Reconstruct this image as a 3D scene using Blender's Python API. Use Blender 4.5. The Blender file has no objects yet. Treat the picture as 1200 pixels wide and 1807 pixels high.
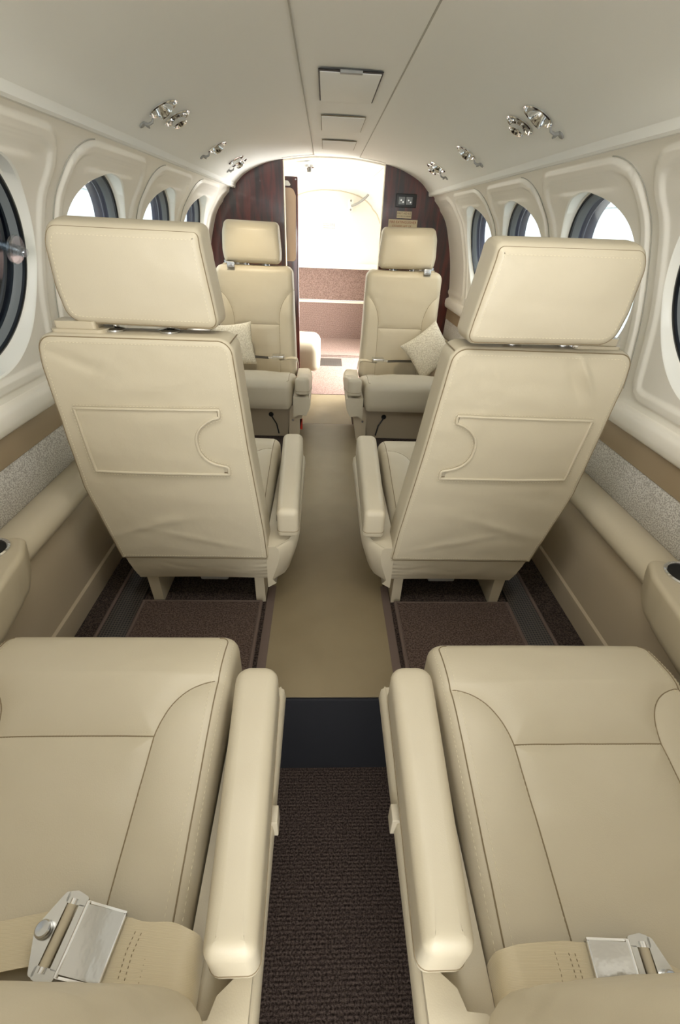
import bpy, bmesh, math, random
import numpy as np
from math import sin, cos, pi, radians, sqrt, atan2, hypot
from mathutils import Vector, Matrix, noise

random.seed(4)
SC = bpy.context.scene
COL = SC.collection
Z0 = 1.18            # height of the eye above the dropped aisle floor

# ------------------------------------------------------------------ camera
cam_d = bpy.data.cameras.new('camera')
cam = bpy.data.objects.new('camera', cam_d)
COL.objects.link(cam)
PITCH, YAW, ROLL = radians(33.2), radians(2.95), radians(2.5)
f = Vector((sin(YAW)*cos(PITCH), cos(YAW)*cos(PITCH), -sin(PITCH)))
r0 = Vector((cos(YAW), -sin(YAW), 0)); u0 = r0.cross(f)
r2 = r0*cos(ROLL) + u0*sin(ROLL); u2 = -r0*sin(ROLL) + u0*cos(ROLL)
cam.matrix_world = Matrix(((r2.x, u2.x, -f.x, -.037), (r2.y, u2.y, -f.y, 0), (r2.z, u2.z, -f.z, Z0), (0, 0, 0, 1)))
cam_d.sensor_fit = 'VERTICAL'; cam_d.sensor_height = 24.0
cam_d.lens = 775.0/1807*24.0
cam_d.clip_start = .02; cam_d.clip_end = 200
SC.camera = cam

# ------------------------------------------------------------------ world, lamps, exposure
SC.view_settings.view_transform = 'Standard'
SC.view_settings.look = 'None'
SC.view_settings.gamma = 1.0
SC.view_settings.use_curve_mapping = False
SC.view_settings.exposure = 1.15
WORLD_STRENGTH = 2.45
w = bpy.data.worlds.new('overcast'); SC.world = w; w.use_nodes = True
nt = w.node_tree; nt.nodes.clear()
wo = nt.nodes.new('ShaderNodeOutputWorld'); wb = nt.nodes.new('ShaderNodeBackground')
wb.inputs[0].default_value = (.965, .985, 1.0, 1); wb.inputs[1].default_value = WORLD_STRENGTH
nt.links.new(wb.outputs[0], wo.inputs[0])
SC.cycles.max_bounces = 10; SC.cycles.diffuse_bounces = 6; SC.cycles.transparent_max_bounces = 12
SC.cycles.caustics_reflective = False; SC.cycles.caustics_refractive = False
SC.cycles.sample_clamp_indirect = 6.0

def area(name, loc, target, sx, sy, power, col=(1, 1, 1)):
    d = bpy.data.lights.new(name, 'AREA'); d.shape = 'RECTANGLE'; d.size = sx; d.size_y = sy
    d.energy = power; d.color = col
    o = bpy.data.objects.new(name, d); COL.objects.link(o)
    o.location = (loc[0], loc[1], loc[2]+Z0)
    dr = Vector(target) - Vector(loc)
    o.rotation_euler = dr.to_track_quat('-Z', 'Y').to_euler()
    return o
# daylight through the windshield behind the camera, and through the open cabin door aft right
area('windshield_daylight', (.12, -1.2, .12), (0, 1.4, -.2), .9, .45, 7, (1, .985, .95))
area('near_seat_fill', (.0, .50, .255), (0, .42, -.6), .85, .22, 2.1, (1, .97, .90))  # unseen fill lamp, added overhead to brighten the near seats
area('door_daylight', (1.0, 3.45, -.25), (-.3, 3.55, -.55), .9, 1.0, 54, (1, .985, .95))

# ------------------------------------------------------------------ materials
def mat(name, col, rough=.5, metal=0., spec=.5, bumps=(), var=None, coat=0., sheen=0., trans=None):
    m = bpy.data.materials.new(name); m.use_nodes = True
    n = m.node_tree; p = n.nodes['Principled BSDF']
    p.inputs['Base Color'].default_value = (*col, 1); p.inputs['Roughness'].default_value = rough
    p.inputs['Metallic'].default_value = metal; p.inputs['Specular IOR Level'].default_value = spec
    p.inputs['Coat Weight'].default_value = coat; p.inputs['Coat Roughness'].default_value = .08
    p.inputs['Sheen Weight'].default_value = sheen
    tc = n.nodes.new('ShaderNodeTexCoord')
    last = None
    for kind, scale, strength, dist in bumps:
        if kind == 'noise':
            t = n.nodes.new('ShaderNodeTexNoise'); t.inputs['Scale'].default_value = scale; t.inputs['Detail'].default_value = 3; out = t.outputs['Fac']
        elif kind == 'voro':
            t = n.nodes.new('ShaderNodeTexVoronoi'); t.inputs['Scale'].default_value = scale; out = t.outputs['Distance']
        elif kind == 'wavey' or kind == 'wavex' or kind == 'wavez':
            t = n.nodes.new('ShaderNodeTexWave'); t.bands_direction = kind[-1].upper(); t.inputs['Scale'].default_value = scale
            t.inputs['Distortion'].default_value = .6; t.inputs['Detail'].default_value = 1; t.inputs['Detail Scale'].default_value = 3; out = t.outputs['Fac']
        n.links.new(tc.outputs['Object'], t.inputs['Vector'])
        b = n.nodes.new('ShaderNodeBump'); b.inputs['Strength'].default_value = strength; b.inputs['Distance'].default_value = dist
        n.links.new(out, b.inputs['Height'])
        if last: n.links.new(last.outputs[0], b.inputs['Normal'])
        last = b
    if last: n.links.new(last.outputs[0], p.inputs['Normal'])
    if var:
        kind, scale, col2, lo, hi = var
        if kind == 'noise':
            t = n.nodes.new('ShaderNodeTexNoise'); t.inputs['Scale'].default_value = scale; t.inputs['Detail'].default_value = 5; out = t.outputs['Fac']
        else:
            t = n.nodes.new('ShaderNodeTexWave'); t.bands_direction = kind[-1].upper(); t.inputs['Scale'].default_value = scale
            t.inputs['Distortion'].default_value = 1.0; t.inputs['Detail'].default_value = 2; t.inputs['Detail Scale'].default_value = 4; out = t.outputs['Fac']
        n.links.new(tc.outputs['Object'], t.inputs['Vector'])
        r = n.nodes.new('ShaderNodeMapRange'); r.inputs[1].default_value = lo; r.inputs[2].default_value = hi
        n.links.new(out, r.inputs[0])
        mx = n.nodes.new('ShaderNodeMix'); mx.data_type = 'RGBA'
        mx.inputs[6].default_value = (*col, 1); mx.inputs[7].default_value = (*col2, 1)
        n.links.new(r.outputs[0], mx.inputs[0]); n.links.new(mx.outputs[2], p.inputs['Base Color'])
    return m

def S(r, g, b):   # sRGB 0-255 to linear
    return tuple(((c/255)/12.92 if c <= 10 else (((c/255)+.055)/1.055)**2.4) for c in (r, g, b))

LEATHER = mat('cream_leather', S(200, 190, 168), .42, spec=.42, bumps=(('voro', 620, .10, .0006), ('noise', 14, .10, .004)), var=('noise', 3.5, S(195, 185, 162), .35, .65))
LEATHER_SOFT = mat('cream_leather_soft', S(196, 186, 163), .48, spec=.35, bumps=(('voro', 520, .12, .0006), ('noise', 22, .22, .005)))
SEAM = mat('seam_crease', S(134, 119, 93), .8)
THREAD = mat('beige_thread', S(216, 207, 182), .7)
WEB = mat('belt_webbing', S(206, 193, 164), .5, sheen=.2, bumps=(('wavey', 300, .25, .0006),))
HEAD = mat('ceiling_headliner', S(244, 244, 239), .62, spec=.25, bumps=(('noise', 260, .05, .0006),))
PANEL = mat('sidewall_panel', S(248, 244, 234), .36, spec=.45, bumps=(('noise', 300, .03, .0004),))
REVEAL = mat('window_reveal_white', S(250, 249, 240), .3)
GASKET = mat('black_gasket', (.006, .007, .009), .3)
GREYRING = mat('grey_shade_ring', S(124, 130, 134), .35)
DARKRING = mat('dark_window_frame', S(70, 72, 86), .3)
TAN = mat('tan_vinyl', S(160, 142, 116), .38)
TWEED = mat('grey_tweed', S(222, 220, 215), .9, spec=.1, bumps=(('noise', 420, .6, .002),), var=('noise', 330, S(172, 168, 162), .42, .6))
LOWER = mat('lower_sidewall', S(186, 172, 148), .55, spec=.3, bumps=(('noise', 500, .06, .0005),))
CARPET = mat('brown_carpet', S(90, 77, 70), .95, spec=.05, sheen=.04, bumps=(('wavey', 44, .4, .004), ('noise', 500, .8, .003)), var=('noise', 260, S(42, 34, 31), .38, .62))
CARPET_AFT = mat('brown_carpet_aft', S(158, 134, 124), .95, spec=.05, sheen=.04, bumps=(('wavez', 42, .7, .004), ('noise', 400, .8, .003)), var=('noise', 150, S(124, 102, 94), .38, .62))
MATCARPET = mat('mat_carpet', S(112, 95, 86), .95, spec=.05, sheen=.04, bumps=(('wavey', 62, .28, .003), ('noise', 500, .8, .003)), var=('noise', 260, S(70, 57, 52), .38, .62))
BIND = mat('carpet_binding', S(104, 88, 80), .8, bumps=(('wavey', 160, .4, .001),))
RUNNER = mat('tan_runner', S(140, 126, 99), .42, spec=.4, bumps=(('noise', 6, .12, .01), ('noise', 300, .08, .0006)), var=('noise', 5, S(128, 114, 88), .35, .65))
RISER = mat('dark_blue_step_cloth', S(42, 42, 45), .8, spec=.15, bumps=(('wavez', 190, .5, .0015), ('noise', 500, .4, .001)))
GRILLE = mat('vent_metal', S(98, 92, 86), .45, metal=.3)
BLACK = mat('black_void', (.004, .004, .004), .6)
BLACKP = mat('black_plastic', S(26, 27, 28), .4)
GREYP = mat('grey_plastic', S(150, 150, 146), .5)
BEIGEP = mat('beige_plastic', S(192, 181, 157), .45)
CHROME = mat('chrome', (.85, .86, .88), .09, metal=1)
SATIN = mat('satin_steel', (.62, .62, .61), .26, metal=1)
BUCKLE = mat('polished_buckle', (.56, .56, .56), .10, metal=1, bumps=(('noise', 45, .12, .002),))
CREAMSTRIP = mat('cream_edge_strip', S(225, 215, 195), .4)
WHITEW = mat('white_aft_panel', S(243, 243, 236), .5, spec=.2)
LINE = mat('panel_joint_grey', S(178, 176, 166), .6)
PAPER = mat('placard_cream', S(208, 194, 160), .5)
INK = mat('placard_brown_ink', S(92, 58, 44), .6)
INKR = mat('placard_red_ink', S(150, 62, 44), .6)
INKG = mat('placard_grey_ink', S(168, 168, 160), .6)
PILLOW = mat('pillow_tweed', S(232, 227, 212), .95, spec=.1, bumps=(('noise', 260, .9, .004),), var=('noise', 190, S(204, 197, 180), .4, .62))
INSET = mat('beige_mirror_inset', S(196, 168, 138), .35)
RED = mat('red_tag', S(190, 52, 34), .5)
HANGAR = mat('hangar_sheet', S(180, 190, 192), .6)
CONCRETE = mat('concrete', S(150, 150, 146), .9)

# mahogany: stretched figure
MAHOG = bpy.data.materials.new('mahogany'); MAHOG.use_nodes = True
_n = MAHOG.node_tree; _p = _n.nodes['Principled BSDF']
_tc = _n.nodes.new('ShaderNodeTexCoord'); _mp = _n.nodes.new('ShaderNodeMapping'); _mp.inputs['Scale'].default_value = (26, 26, 3.0)
_t = _n.nodes.new('ShaderNodeTexNoise'); _t.inputs['Scale'].default_value = 1.6; _t.inputs['Detail'].default_value = 6; _t.inputs['Distortion'].default_value = .6
_r = _n.nodes.new('ShaderNodeValToRGB'); _r.color_ramp.elements[0].color = (*S(34, 16, 16), 1); _r.color_ramp.elements[0].position = .34
_r.color_ramp.elements[1].color = (*S(92, 32, 26), 1); _r.color_ramp.elements[1].position = .7
_n.links.new(_tc.outputs['Object'], _mp.inputs[0]); _n.links.new(_mp.outputs[0], _t.inputs[0]); _n.links.new(_t.outputs[0], _r.inputs[0])
_n.links.new(_r.outputs[0], _p.inputs['Base Color']); _p.inputs['Roughness'].default_value = .28; _p.inputs['Coat Weight'].default_value = .5; _p.inputs['Coat Roughness'].default_value = .06

def pane_mat(name, tint, gl=.08):
    m = bpy.data.materials.new(name); m.use_nodes = True; n = m.node_tree; n.nodes.clear()
    o = n.nodes.new('ShaderNodeOutputMaterial'); t = n.nodes.new('ShaderNodeBsdfTransparent'); t.inputs[0].default_value = (*tint, 1)
    g = n.nodes.new('ShaderNodeBsdfGlossy'); g.inputs[1].default_value = .03; g.inputs[0].default_value = (.9, .95, 1, 1)
    x = n.nodes.new('ShaderNodeMixShader'); x.inputs[0].default_value = gl
    n.links.new(t.outputs[0], x.inputs[1]); n.links.new(g.outputs[0], x.inputs[2]); n.links.new(x.outputs[0], o.inputs[0])
    return m
PANE = pane_mat('clear_acrylic', (.96, .98, .98), .05)
PANE_DARK = pane_mat('polarised_acrylic', (.055, .065, .075), .07)
KNOBM = pane_mat('clear_knob', (.86, .89, .90), .16)

# perforated grille: procedural round holes
PERF = bpy.data.materials.new('perforated_metal'); PERF.use_nodes = True
_n = PERF.node_tree; _p = _n.nodes['Principled BSDF']; _tc = _n.nodes.new('ShaderNodeTexCoord')
_sc = _n.nodes.new('ShaderNodeVectorMath'); _sc.operation = 'SCALE'; _sc.inputs[3].default_value = 1/.0068
_fr = _n.nodes.new('ShaderNodeVectorMath'); _fr.operation = 'FRACTION'
_sb = _n.nodes.new('ShaderNodeVectorMath'); _sb.operation = 'SUBTRACT'; _sb.inputs[1].default_value = (.5, .5, 0)
_ml = _n.nodes.new('ShaderNodeVectorMath'); _ml.operation = 'MULTIPLY'; _ml.inputs[1].default_value = (1, 1, 0)
_ln = _n.nodes.new('ShaderNodeVectorMath'); _ln.operation = 'LENGTH'
_gt = _n.nodes.new('ShaderNodeMath'); _gt.operation = 'LESS_THAN'; _gt.inputs[1].default_value = .35
_mx = _n.nodes.new('ShaderNodeMix'); _mx.data_type = 'RGBA'; _mx.inputs[6].default_value = (*S(78, 71, 65), 1); _mx.inputs[7].default_value = (*S(16, 14, 13), 1)
_n.links.new(_tc.outputs['Object'], _sc.inputs[0]); _n.links.new(_sc.outputs[0], _fr.inputs[0]); _n.links.new(_fr.outputs[0], _sb.inputs[0])
_n.links.new(_sb.outputs[0], _ml.inputs[0]); _n.links.new(_ml.outputs[0], _ln.inputs[0]); _n.links.new(_ln.outputs['Value'], _gt.inputs[0])
_n.links.new(_gt.outputs[0], _mx.inputs[0]); _n.links.new(_mx.outputs[2], _p.inputs['Base Color']); _p.inputs['Roughness'].default_value = .5

# ------------------------------------------------------------------ object helpers
def tag(o, label=None, cat=None, group=None, kind=None):
    if label: o['label'] = label
    if cat: o['category'] = cat
    if group: o['group'] = group
    if kind: o['kind'] = kind
    return o

def empty(name, loc, label=None, cat=None, group=None, kind=None):
    o = bpy.data.objects.new(name, None); COL.objects.link(o); o.location = (loc[0], loc[1], loc[2]+Z0)
    o.empty_display_size = .05
    return tag(o, label, cat, group, kind)

def base_of(p):      # world origin of the top-level ancestor, in eye-height coordinates
    while p.parent: p = p.parent
    return (p.location.x, p.location.y, p.location.z-Z0)

class MB:
    """collects geometry in eye-height coordinates (x right, y aft, z 0 = eye)"""
    def __init__(self): self.v = []; self.f = []; self.m = []
    def add(self, vs, fs, mi=0):
        b = len(self.v); self.v += [tuple(map(float, p)) for p in vs]; self.f += [tuple(i+b for i in q) for q in fs]; self.m += [mi]*len(fs)
        return self
    def box(self, x0, x1, y0, y1, z0, z1, mi=0):
        vs = [(x, y, z) for x in (x0, x1) for y in (y0, y1) for z in (z0, z1)]
        return self.add(vs, [(0, 1, 3, 2), (4, 6, 7, 5), (0, 4, 5, 1), (2, 3, 7, 6), (0, 2, 6, 4), (1, 5, 7, 3)], mi)
    def rbox(self, x0, x1, y0, y1, z0, z1, bev=.004, seg=3, mi=0, fn=None):
        bm = bmesh.new(); bmesh.ops.create_cube(bm, size=1)
        for v in bm.verts: v.co = Vector(((x0+x1)/2+v.co.x*(x1-x0), (y0+y1)/2+v.co.y*(y1-y0), (z0+z1)/2+v.co.z*(z1-z0)))
        bmesh.ops.bevel(bm, geom=list(bm.edges), offset=bev, segments=seg, profile=.6, affect='EDGES')
        vs = [fn(v.co) if fn else v.co for v in bm.verts]
        self.add([tuple(p) for p in vs], [tuple(v.index for v in q.verts) for q in bm.faces], mi); bm.free(); return self
    def tube(self, pts, rad, n=6, closed=False, mi=0, cap=True):
        pts = [Vector(p) for p in pts]; k = len(pts)
        if k < 2: return self
        up = None; rings = []
        for i, p in enumerate(pts):
            a = pts[(i-1) % k] if (closed or i > 0) else p; b = pts[(i+1) % k] if (closed or i < k-1) else p
            t = (b-a).normalized() if (b-a).length > 1e-9 else Vector((0, 0, 1))
            if up is None: up = t.orthogonal().normalized()
            up = (up - t*up.dot(t)); up = up.normalized() if up.length > 1e-6 else t.orthogonal().normalized()
            s = t.cross(up); rr = rad[i] if isinstance(rad, (list, tuple)) else rad
            rings.append([p + (up*cos(2*pi*j/n) + s*sin(2*pi*j/n))*rr for j in range(n)])
        vs = [q for r in rings for q in r]; fs = []
        for i in range(k if closed else k-1):
            for j in range(n):
                fs.append((i*n+j, i*n+(j+1) % n, ((i+1) % k)*n+(j+1) % n, ((i+1) % k)*n+j))
        if cap and not closed: fs += [tuple(reversed(range(n))), tuple((k-1)*n+j for j in range(n))]
        return self.add(vs, fs, mi)
    def lathe(self, prof, c, ax, n=32, mi=0, ref=None):
        """prof: list of (radius, distance along ax) from centre c"""
        ax = Vector(ax).normalized(); e1 = Vector(ref).normalized() if ref else ax.orthogonal().normalized(); e1 = (e1-ax*e1.dot(ax)).normalized(); e2 = ax.cross(e1); c = Vector(c)
        vs = []; fs = []
        for r, d in prof:
            for j in range(n): vs.append(c + ax*d + (e1*cos(2*pi*j/n)+e2*sin(2*pi*j/n))*max(r, 1e-5))
        for i in range(len(prof)-1):
            for j in range(n): fs.append((i*n+j, i*n+(j+1) % n, (i+1)*n+(j+1) % n, (i+1)*n+j))
        return self.add(vs, fs, mi)
    def prism(self, poly, fn, d0, d1, mi=0):
        """poly of 2-D points; fn(u, v, d) -> 3-D"""
        k = len(poly); vs = [fn(u, v, d0) for u, v in poly]+[fn(u, v, d1) for u, v in poly]
        fs = [tuple(range(k)), tuple(reversed(range(k, 2*k)))]+[(i, (i+1) % k, k+(i+1) % k, k+i) for i in range(k)]
        return self.add(vs, fs, mi)
    def sheet(self, rows, mi=0, closed=False):
        k = len(rows[0]); vs = [p for r in rows for p in r]; fs = []
        for i in range(len(rows)-1):
            for j in range(k if closed else k-1): fs.append((i*k+j, i*k+(j+1) % k, (i+1)*k+(j+1) % k, (i+1)*k+j))
        return self.add(vs, fs, mi)
    def build(self, name, m, parent=None, origin=None, smooth=40, label=None, cat=None, group=None, kind=None, recalc=True):
        V = np.array(self.v, float)
        if parent is not None: o3 = base_of(parent)
        elif origin is not None: o3 = origin
        else: o3 = ((V[:, 0].min()+V[:, 0].max())/2, (V[:, 1].min()+V[:, 1].max())/2, V[:, 2].min())
        V = V - np.array(o3)
        me = bpy.data.meshes.new(name); me.from_pydata(V.tolist(), [], self.f)
        mats = m if isinstance(m, (list, tuple)) else [m]
        for q in mats: me.materials.append(q)
        if len(mats) > 1: me.polygons.foreach_set('material_index', self.m)
        if recalc:
            bm = bmesh.new(); bm.from_mesh(me); bmesh.ops.recalc_face_normals(bm, faces=bm.faces); bm.to_mesh(me); bm.free()
        if smooth:
            me.polygons.foreach_set('use_smooth', [True]*len(me.polygons)); me.set_sharp_from_angle(angle=radians(smooth))
        me.update()
        o = bpy.data.objects.new(name, me); COL.objects.link(o)
        if parent is not None: o.parent = parent
        else: o.location = (o3[0], o3[1], o3[2]+Z0)
        return tag(o, label, cat, group, kind)

# ------------------------------------------------------------------ padded forms
def rounded(poly, radii, seg=10):
    """2-D polygon with rounded corners"""
    out = []; k = len(poly)
    for i in range(k):
        p = np.array(poly[i], float); a = np.array(poly[i-1], float); b = np.array(poly[(i+1) % k], float)
        r = radii[i] if isinstance(radii, (list, tuple)) else radii
        da = a-p; db = b-p; la = np.linalg.norm(da); lb = np.linalg.norm(db); da /= la; db /= lb
        ang = math.acos(max(-1, min(1, float(da@db))))
        if ang > pi-.02: out.append(tuple(p)); continue
        t = min(r/math.tan(ang/2), la*.48, lb*.48); r = t*math.tan(ang/2)
        bis = da+db; bis /= np.linalg.norm(bis); c = p+bis*r/sin(ang/2)
        p0 = p+da*t; p1 = p+db*t; a0 = atan2(*(p0-c)[::-1]); a1 = atan2(*(p1-c)[::-1])
        d = (a1-a0+pi) % (2*pi)-pi
        for j in range(seg+1): out.append((c[0]+r*cos(a0+d*j/seg), c[1]+r*sin(a0+d*j/seg)))
    return out

def resample(poly, n):
    P = np.array(poly+[poly[0]], float); L = np.concatenate([[0], np.cumsum(np.hypot(*np.diff(P, axis=0).T))])
    s = np.linspace(0, L[-1], n, endpoint=False)
    return np.stack([np.interp(s, L, P[:, 0]), np.interp(s, L, P[:, 1])], 1)

def respath(pts, step):
    P = np.array(pts, float); L = np.concatenate([[0], np.cumsum(np.linalg.norm(np.diff(P, axis=0), axis=1))])
    s = np.linspace(0, L[-1], max(2, int(L[-1]/step)))
    return np.stack([np.interp(s, L, P[:, i]) for i in range(P.shape[1])], 1)

def catmull(pts, per=12):
    P = [np.array(p, float) for p in pts]; P = [2*P[0]-P[1]]+P+[2*P[-1]-P[-2]]; out = []
    for i in range(1, len(P)-2):
        for j in range(per):
            t = j/per; out.append(.5*((2*P[i])+(-P[i-1]+P[i+1])*t+(2*P[i-1]-5*P[i]+4*P[i+1]-P[i+2])*t*t+(-P[i-1]+3*P[i]-3*P[i+1]+P[i+2])*t**3))
    out.append(P[-2]); return np.array(out)

class Pad:
    """cushioned slab: outline in (u, v), show face at w=wf, hidden face at w=wb"""
    def __init__(s, outline, wf, wb, r=.02, rb=.02, crown=.01, n=320, rings=50, seams=(), valley=.0035, vw=.012, wrinkle=.0, wseed=0., extra=None, sharp=2.5):
        P = resample(outline, n); area2 = np.sum(P[:, 0]*np.roll(P[:, 1], -1)-np.roll(P[:, 0], -1)*P[:, 1])
        if area2 < 0: P = P[::-1]
        s.P = P; T = np.roll(P, -1, 0)-np.roll(P, 1, 0); T /= np.linalg.norm(T, axis=1)[:, None]; s.N = np.stack([T[:, 1], -T[:, 0]], 1)
        s.wf, s.wb, s.r, s.rb, s.crown, s.rings, s.sharp = wf, wb, r, rb, crown, rings, sharp
        s.c = (P.max(0)+P.min(0))/2; s.I = P-s.N*r; s.sg = 1 if wf > wb else -1
        th = np.arctan2(*(s.I-s.c).T[::-1]); R = np.hypot(*(s.I-s.c).T); o = np.argsort(th)
        s.th = np.concatenate([th[o]-2*pi, th[o], th[o]+2*pi]); s.R = np.tile(R[o], 3)
        s.seams = [respath(q, .004) for q in seams]; s.valley = valley; s.vw = vw; s.wr = wrinkle; s.ws = wseed; s.extra = extra
    def disp(s, U):
        d = np.zeros(len(U))
        if s.seams:
            dm = np.full(len(U), 9.)
            for q in s.seams:
                for k in range(0, len(U), 4000):
                    dm[k:k+4000] = np.minimum(dm[k:k+4000], np.sqrt(((U[k:k+4000, None]-q[None])**2).sum(2)).min(1))
            d -= s.valley*np.exp(-(dm/s.vw)) 
        if s.wr: d += np.array([s.wr*(noise.noise(Vector((u*9+s.ws, v*22+s.ws, 0)))+.5*noise.noise(Vector((u*30, v*42+s.ws, 3)))) for u, v in U])
        if s.extra is not None: d += s.extra(U)
        return d
    def crn(s, U):
        h = (s.P.max(0)-s.P.min(0))/2; X = np.clip(np.abs((U-s.c)/h), 0, 1); return s.crown*(1-X[:, 0]**s.sharp)*(1-X[:, 1]**s.sharp)
    def height(s, U):
        U = np.atleast_2d(np.array(U, float)); D = U-s.c; th = np.arctan2(D[:, 1], D[:, 0]); R = np.interp(th, s.th, s.R); q = np.hypot(*D.T)
        over = np.clip(q-R, 0, s.r*.98)
        w = s.wf+s.sg*(s.crn(U)+s.disp(U)-(s.r-np.sqrt(s.r**2-over**2)))
        return w
    def mesh(s, fn, mb, mi=0):
        rows = []
        tt = (np.arange(1, s.rings+1)/s.rings)
        for t in tt:
            U = s.c+(s.I-s.c)*t; w = s.wf+s.sg*(s.crn(U)+s.disp(U)); rows.append(np.column_stack([U, w]))
        K = 6
        for k in range(1, K+1):
            a = pi/2*k/K; U = s.I+s.N*s.r*sin(a); w = s.wf-s.sg*s.r*(1-cos(a))+s.sg*(s.disp(U)+s.crn(U))*cos(a); rows.append(np.column_stack([U, w]))
        for k in range(1, 3): rows.append(np.column_stack([s.P, np.full(len(s.P), (s.wf-s.sg*s.r)*(1-k/3)+(s.wb+s.sg*s.rb)*k/3)]))
        for k in range(0, 5):
            a = pi/2*k/4; U = s.P-s.N*s.rb*(1-cos(a)); rows.append(np.column_stack([U, np.full(len(s.P), s.wb+s.sg*s.rb*(1-sin(a)))]))
        for t in (.8, .5, .2): U = s.c+(s.P-s.N*s.rb-s.c)*t; rows.append(np.column_stack([U, np.full(len(U), s.wb)]))
        n = len(s.P); vs = []
        c0 = s.wf+s.sg*(s.crown+float(s.disp(s.c[None])[0])); vs.append(fn(s.c[0], s.c[1], c0))
        for r in rows: vs += [fn(*p) for p in r]
        vs.append(fn(s.c[0], s.c[1], s.wb)); fs = [(0, 1+j, 1+(j+1) % n) for j in range(n)]
        for i in range(len(rows)-1):
            a = 1+i*n; b = a+n
            fs += [(a+j, b+j, b+(j+1) % n, a+(j+1) % n) for j in range(n)]
        a = 1+(len(rows)-1)*n; e = len(vs)-1; fs += [(a+(j+1) % n, a+j, e) for j in range(n)]
        mb.add(vs, fs, mi); return mb
    def ring(s, frac, inset=0.0, lift=0.0, i0=0, i1=None):
        """path at fillet angle frac*90deg (or inset on the face)"""
        if inset > 0: U = s.P-s.N*(s.r+inset); w = s.height(U)+s.sg*lift
        else: a = pi/2*frac; U = s.I+s.N*(s.r*sin(a)+lift*sin(a)); w = s.wf-s.sg*s.r*(1-cos(a))+s.sg*lift*cos(a)+s.sg*(s.disp(U)+s.crn(U))*cos(a)
        P = np.column_stack([U, w])
        return P
    def path(s, pts, lift=0.0, step=.004):
        q = respath(pts, step); return np.column_stack([q, s.height(q)+s.sg*lift])

def dashes(mb, pts3, ln=.0034, gap=.0030, wd=.0006, mi=0):
    P = np.array(pts3, float); L = np.concatenate([[0], np.cumsum(np.linalg.norm(np.diff(P, axis=0), axis=1))]); s = 0.
    while s+ln < L[-1]:
        a = Vector([np.interp(s, L, P[:, i]) for i in range(3)]); b = Vector([np.interp(s+ln, L, P[:, i]) for i in range(3)])
        mb.tube([a, (a+b)/2, b], [wd*.6, wd, wd*.6], n=4, mi=mi); s += ln+gap

def off2(pts, d):
    P = np.array(pts, float); T = np.gradient(P, axis=0); T /= np.linalg.norm(T, axis=1)[:, None]
    return P+np.stack([-T[:, 1], T[:, 0]], 1)*d

# ------------------------------------------------------------------ cabin profile
CEIL = catmull([(0, .287), (.07, .286), (.13, .283), (.265, .266), (.363, .242), (.454, .201), (.505, .158)], 8)
WPTS = catmull([(.528, .146), (.556, .120), (.591, .072), (.625, .018), (.658, -.080), (.678, -.160), (.690, -.240), (.697, -.300), (.699, -.340)], 10)
WL = np.concatenate([[0], np.cumsum(np.hypot(*np.diff(WPTS, axis=0).T))]); SMAX = WL[-1]
def wprof(s): return np.interp(s, WL, WPTS[:, 0]), np.interp(s, WL, WPTS[:, 1])
def wnorm(s):
    a0, z0 = wprof(max(0, s-.004)); a1, z1 = wprof(min(SMAX, s+.004)); t = np.array([a1-a0, z1-z0]); t /= np.linalg.norm(t)
    return np.array([t[1], -t[0]])     # points into the cabin (towards -a)
YF, YB = -1.25, 2.86
S_OF_Z = lambda z: float(np.interp(-z, -WPTS[:, 1], WL))
SC0 = S_OF_Z(-.092); RW = .200

# ceiling
mb = MB(); prof = [(-a, z) for a, z in CEIL[::-1]]+[(a, z) for a, z in CEIL[1:]]
ys = np.linspace(YF, YB+.02, 24)
mb.sheet([[(x, y, z) for x, z in prof] for y in ys])
for s in (-1, 1):   # lip down to the side panels
    lip = [(.505, .158), (.508, .150), (.507, .143), (.512, .139), (.524, .140), (.528, .146)]
    mb.sheet([[(s*a, y, z) for a, z in lip] for y in ys])
ceiling = mb.build('ceiling', HEAD, origin=(0, 1, .28), kind='structure', recalc=False)
mb = MB()
for x0, x1 in ((-.100, -.098), (.128, .130)):
    mb.box(x0-.0006, x1+.0006, YF, 2.80, .2822, .2834)
mb.tube([(x, 2.80, float(np.interp(abs(x), CEIL[:, 0], CEIL[:, 1]))-.0004) for x in np.linspace(-.098, -.26, 12)], .0010)
mb.tube([(x, 2.80, float(np.interp(abs(x), CEIL[:, 0], CEIL[:, 1]))-.0004) for x in np.linspace(.13, .26, 12)], .0010)
mb.build('panel_joint', LINE, ceiling)

# side walls with round window holes
def panel_relief(y, s, yc):
    # signed distance to a rounded-top panel outline, positive inside
    hw, s0, s1 = .232, .018, SMAX-.016
    cy, cs = abs(y-yc), s
    rt = .085 if s < (s0+s1)/2 else .05
    qx = cy-(hw-rt); qs = max((s0+rt)-cs, cs-(s1-rt))
    d = -(min(max(qx, qs), 0)+hypot(max(qx, 0), max(qs, 0))-rt)
    sm = lambda a, b, x: (lambda t: t*t*(3-2*t))(min(1, max(0, (x-a)/(b-a))))
    h = .0075*sm(-.002, .008, d) - .0055*sm(.020, .034, d)
    for sr, wd in ((.050, .165), (.084, .125)):
        e = sm(wd+.03, wd-.02, cy) if cy > wd-.02 else 1
        if cy > wd+.03: e = 0
        x = (s-sr)/.006
        h += .0034*e*math.exp(-x*x) if x < 0 else .0034*e*math.exp(-(x*.35)**2)*(1 if x < 4 else 0)
    return -h*0+h
def rel_point(side, y, s, yc, off=0.):
    a, z = wprof(s); n = wnorm(s); h = panel_relief(y, s, yc)+off
    return (side*(a+n[0]*h), y, z+n[1]*h)

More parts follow.
